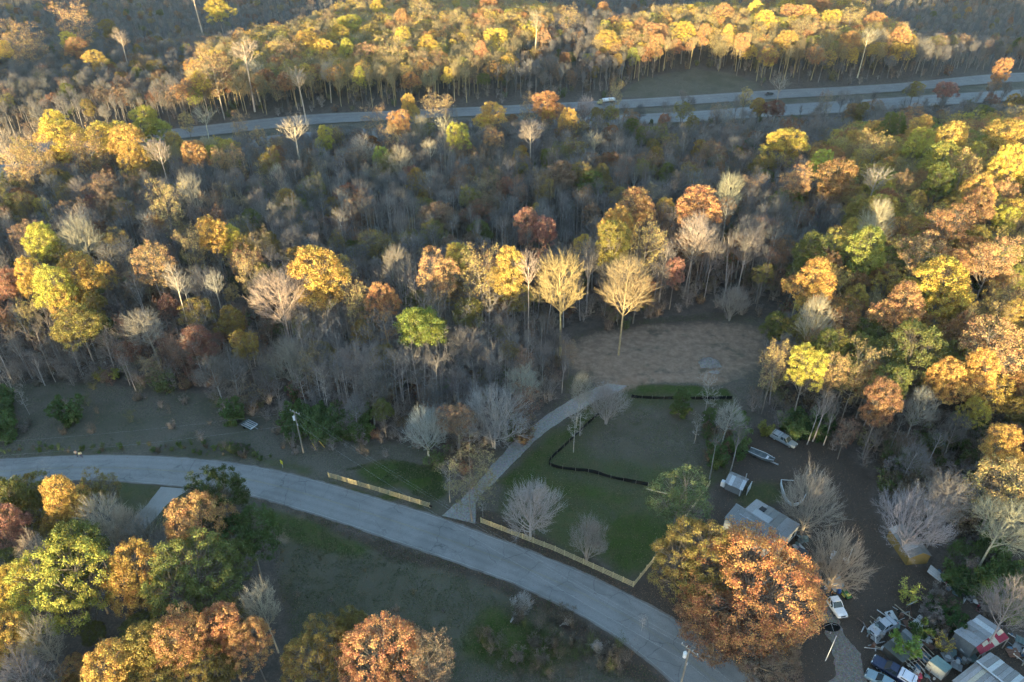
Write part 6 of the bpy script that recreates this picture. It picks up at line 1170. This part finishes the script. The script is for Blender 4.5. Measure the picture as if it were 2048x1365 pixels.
for where, grp, px, n in HEAPS:
    poly = np.array([gxy(*q_) for q_ in px]); k = 0
    while k < n:
        x = random.uniform(poly[:, 0].min(), poly[:, 0].max()); y = random.uniform(poly[:, 1].min(), poly[:, 1].max())
        if not inside(poly, np.array([x]), np.array([y]))[0]: continue
        kind = random.choices(['plank', 'pipe', 'tyre', 'bucket', 'crate', 'sheet', 'bag', 'drum', 'appliance'], [9, 5, 4, 4, 2, 5, 4, 2, 1.2])[0]
        col = {'plank': ['grey', 'tan', 'white'], 'pipe': ['grey', 'white', 'rust'], 'tyre': ['black'], 'bucket': ['white', 'blue', 'grey', 'red'], 'crate': ['tan', 'grey'], 'sheet': ['grey', 'teal', 'rust', 'white'], 'bag': ['black', 'blue', 'white', 'teal'], 'drum': ['blue', 'rust', 'grey', 'teal'], 'appliance': ['white', 'grey']}[kind]; col = random.choice(col)
        nm = {'plank': 'loose plank', 'pipe': 'bent pipe', 'tyre': 'worn tyre', 'bucket': 'plastic bucket', 'crate': 'slatted crate', 'sheet': 'ribbed metal sheet', 'bag': 'stuffed bag', 'drum': 'steel drum', 'appliance': 'old kitchen appliance'}[kind]
        lb = col+' '+nm+' '+where+side(x, y, poly)
        if lb in USED and tries < 60: tries += 1; continue
        USED.add(lb); tries = 0; scrap(kind, col, Vector((x, y, gz(x, y)+random.uniform(0, 0.25))), random.uniform(0, 6.28), random.random(), lb, grp); k += 1
for px, kind, col, lab in (((1832, 1340), 'bag', 'blue', 'bright blue bag in front of the teal locker'), ((1836, 1355), 'bag', 'red', 'crumpled red cloth behind the navy pickup'), ((1868, 1152), 'sheet', 'white', 'pale sheet on top of the junk row start')):
    p = at(*px); o = scrap(kind, col, p+Vector((0, 0, 0.3)), 0.8, 1.0, lab, None); o.scale = (1.3, 1.3, 1.1)

# ------------------------------------------------------------------ fallen leaves and grass blades
def leaf_scatter(px_list, n, seed):
    g = np.random.default_rng(seed); out = []
    for px, w in px_list:
        poly = np.array([gxy(*q_) for q_ in px]); m_ = int(n*w); x = g.uniform(poly[:, 0].min(), poly[:, 0].max(), m_*4); y = g.uniform(poly[:, 1].min(), poly[:, 1].max(), m_*4); k = inside(poly, x, y); out.append(np.c_[x[k], y[k]][:m_])
    return np.concatenate(out), g
VERGE_S = [(470, 985), (697, 1053), (803, 1090), (1008, 1162), (1114, 1210), (1261, 1299), (1340, 1365), (1250, 1365), (1090, 1235), (970, 1175), (780, 1110), (640, 1050)]; VERGE_N = [(885, 1040), (940, 1010), (1000, 1030), (1270, 1178), (1350, 1130), (1440, 1298), (1261, 1189), (1107, 1119), (985, 1072)]
P, g = leaf_scatter([(VERGE_S, 0.25), (VERGE_N, 0.15), (OPEN_PX['yard'], 0.3), (OPEN_PX['south_field'], 0.12), (OPEN_PX['drive'], 0.1), (OPEN_PX['road'], 0.02), (OPEN_PX['left_field'], 0.06)], 46000, 77); n = len(P)
c = np.c_[P, terrain(P[:, 0], P[:, 1])+0.05+0.03*g.random(n)]; nr = unit(g.normal(size=(n, 3))*0.5+[0, 0, 1]); a_ = unit(np.cross(nr, g.normal(size=(n, 3)))); b_ = np.cross(nr, a_); s_ = (0.035+0.06*g.random(n))[:, None]
V = np.stack([c-a_*s_, c-b_*s_*0.7, c+a_*s_, c+b_*s_*0.7], 1).reshape(-1, 3); me_ = mk_mesh('fallen_leaves', V, np.arange(n*4).reshape(-1, 4), attrs={'rnd': ('POINT', 'FLOAT', np.repeat(g.random(n), 4))})
m, nt, out = new_mat('dry_leaves'); rr = nd(nt, 'ShaderNodeAttribute', attribute_name='rnd').outputs['Fac']; cr = nd(nt, 'ShaderNodeValToRGB'); nt.links.new(rr, cr.inputs[0]); cr.color_ramp.elements[0].color = (0.10, 0.06, 0.04, 1); cr.color_ramp.elements[1].color = (0.30, 0.20, 0.12, 1); e_ = cr.color_ramp.elements.new(0.6); e_.color = (0.22, 0.12, 0.07, 1); surf(nt, out, cr.outputs[0], 0.9, 0.1)
tag(link('fallen_leaves', me_, None, m), 'fallen brown leaves strewn over verges, yard and fields', 'leaves', kind='stuff')
P, g = leaf_scatter([(OPEN_PX['drive'], 0.42), (OPEN_PX['south_field'], 0.3), ([(690, 940), (760, 915), (880, 935), (892, 985), (870, 1005)], 0.08), (OPEN_PX['left_field'], 0.2)], 100000, 78); n = len(P)
kp = ~inside(np.vstack([ground_line(DRIVE_L, 30), ground_line(DRIVE_R, 30)[::-1]]), P[:, 0], P[:, 1]) & ~inside(OPEN['road'], P[:, 0], P[:, 1]) & ~inside(np.array([gxy(*q_) for q_ in [(1095, 700), (1230, 652), (1420, 640), (1545, 655), (1530, 755), (1380, 765), (1270, 768), (1200, 775), (1130, 745)]]), P[:, 0], P[:, 1])
P = P[kp]; P = P[vnoise(P[:, 0], P[:, 1], 3.0, 41)+0.6*vnoise(P[:, 0], P[:, 1], 1.1, 42) > -0.25]; n = len(P)
c = np.c_[P, terrain(P[:, 0], P[:, 1])]; tp = c+np.c_[g.normal(size=(n, 2))*0.1, 0.1+0.16*g.random(n)]; V, T = spikes(c, tp, 0.03+0.03*g.random(n)); me_ = mk_mesh('grass', V, None, T, attrs={'rnd': ('POINT', 'FLOAT', np.repeat(g.random(n), 4))})
m, nt, out = new_mat('grass_blades'); rr = nd(nt, 'ShaderNodeAttribute', attribute_name='rnd').outputs['Fac']; cr = nd(nt, 'ShaderNodeValToRGB'); nt.links.new(rr, cr.inputs[0]); cr.color_ramp.elements[0].color = (0.028, 0.055, 0.016, 1); cr.color_ramp.elements[1].color = (0.25, 0.21, 0.12, 1); e_ = cr.color_ramp.elements.new(0.6); e_.color = (0.06, 0.095, 0.03, 1); surf(nt, out, cr.outputs[0], 0.9, 0.1)
tag(link('grass', me_, None, m), 'rough autumn grass of the paddock, lawns and fields', 'grass', kind='stuff')
# ------------------------------------------------------------------ the thin evening haze
m, nt, out = new_mat('haze_air'); vol = nd(nt, 'ShaderNodeVolumePrincipled'); vol.inputs['Color'].default_value = (0.42, 0.68, 1.0, 1); vol.inputs['Density'].default_value = 0.00004; vol.inputs['Anisotropy'].default_value = 0.0
nt.links.new(vol.outputs[0], out.inputs['Volume'])
hz = MB().box((0, 900, 38.5), (18000, 19000, 133)).build('haze', m); tag(hz, kind='stuff')
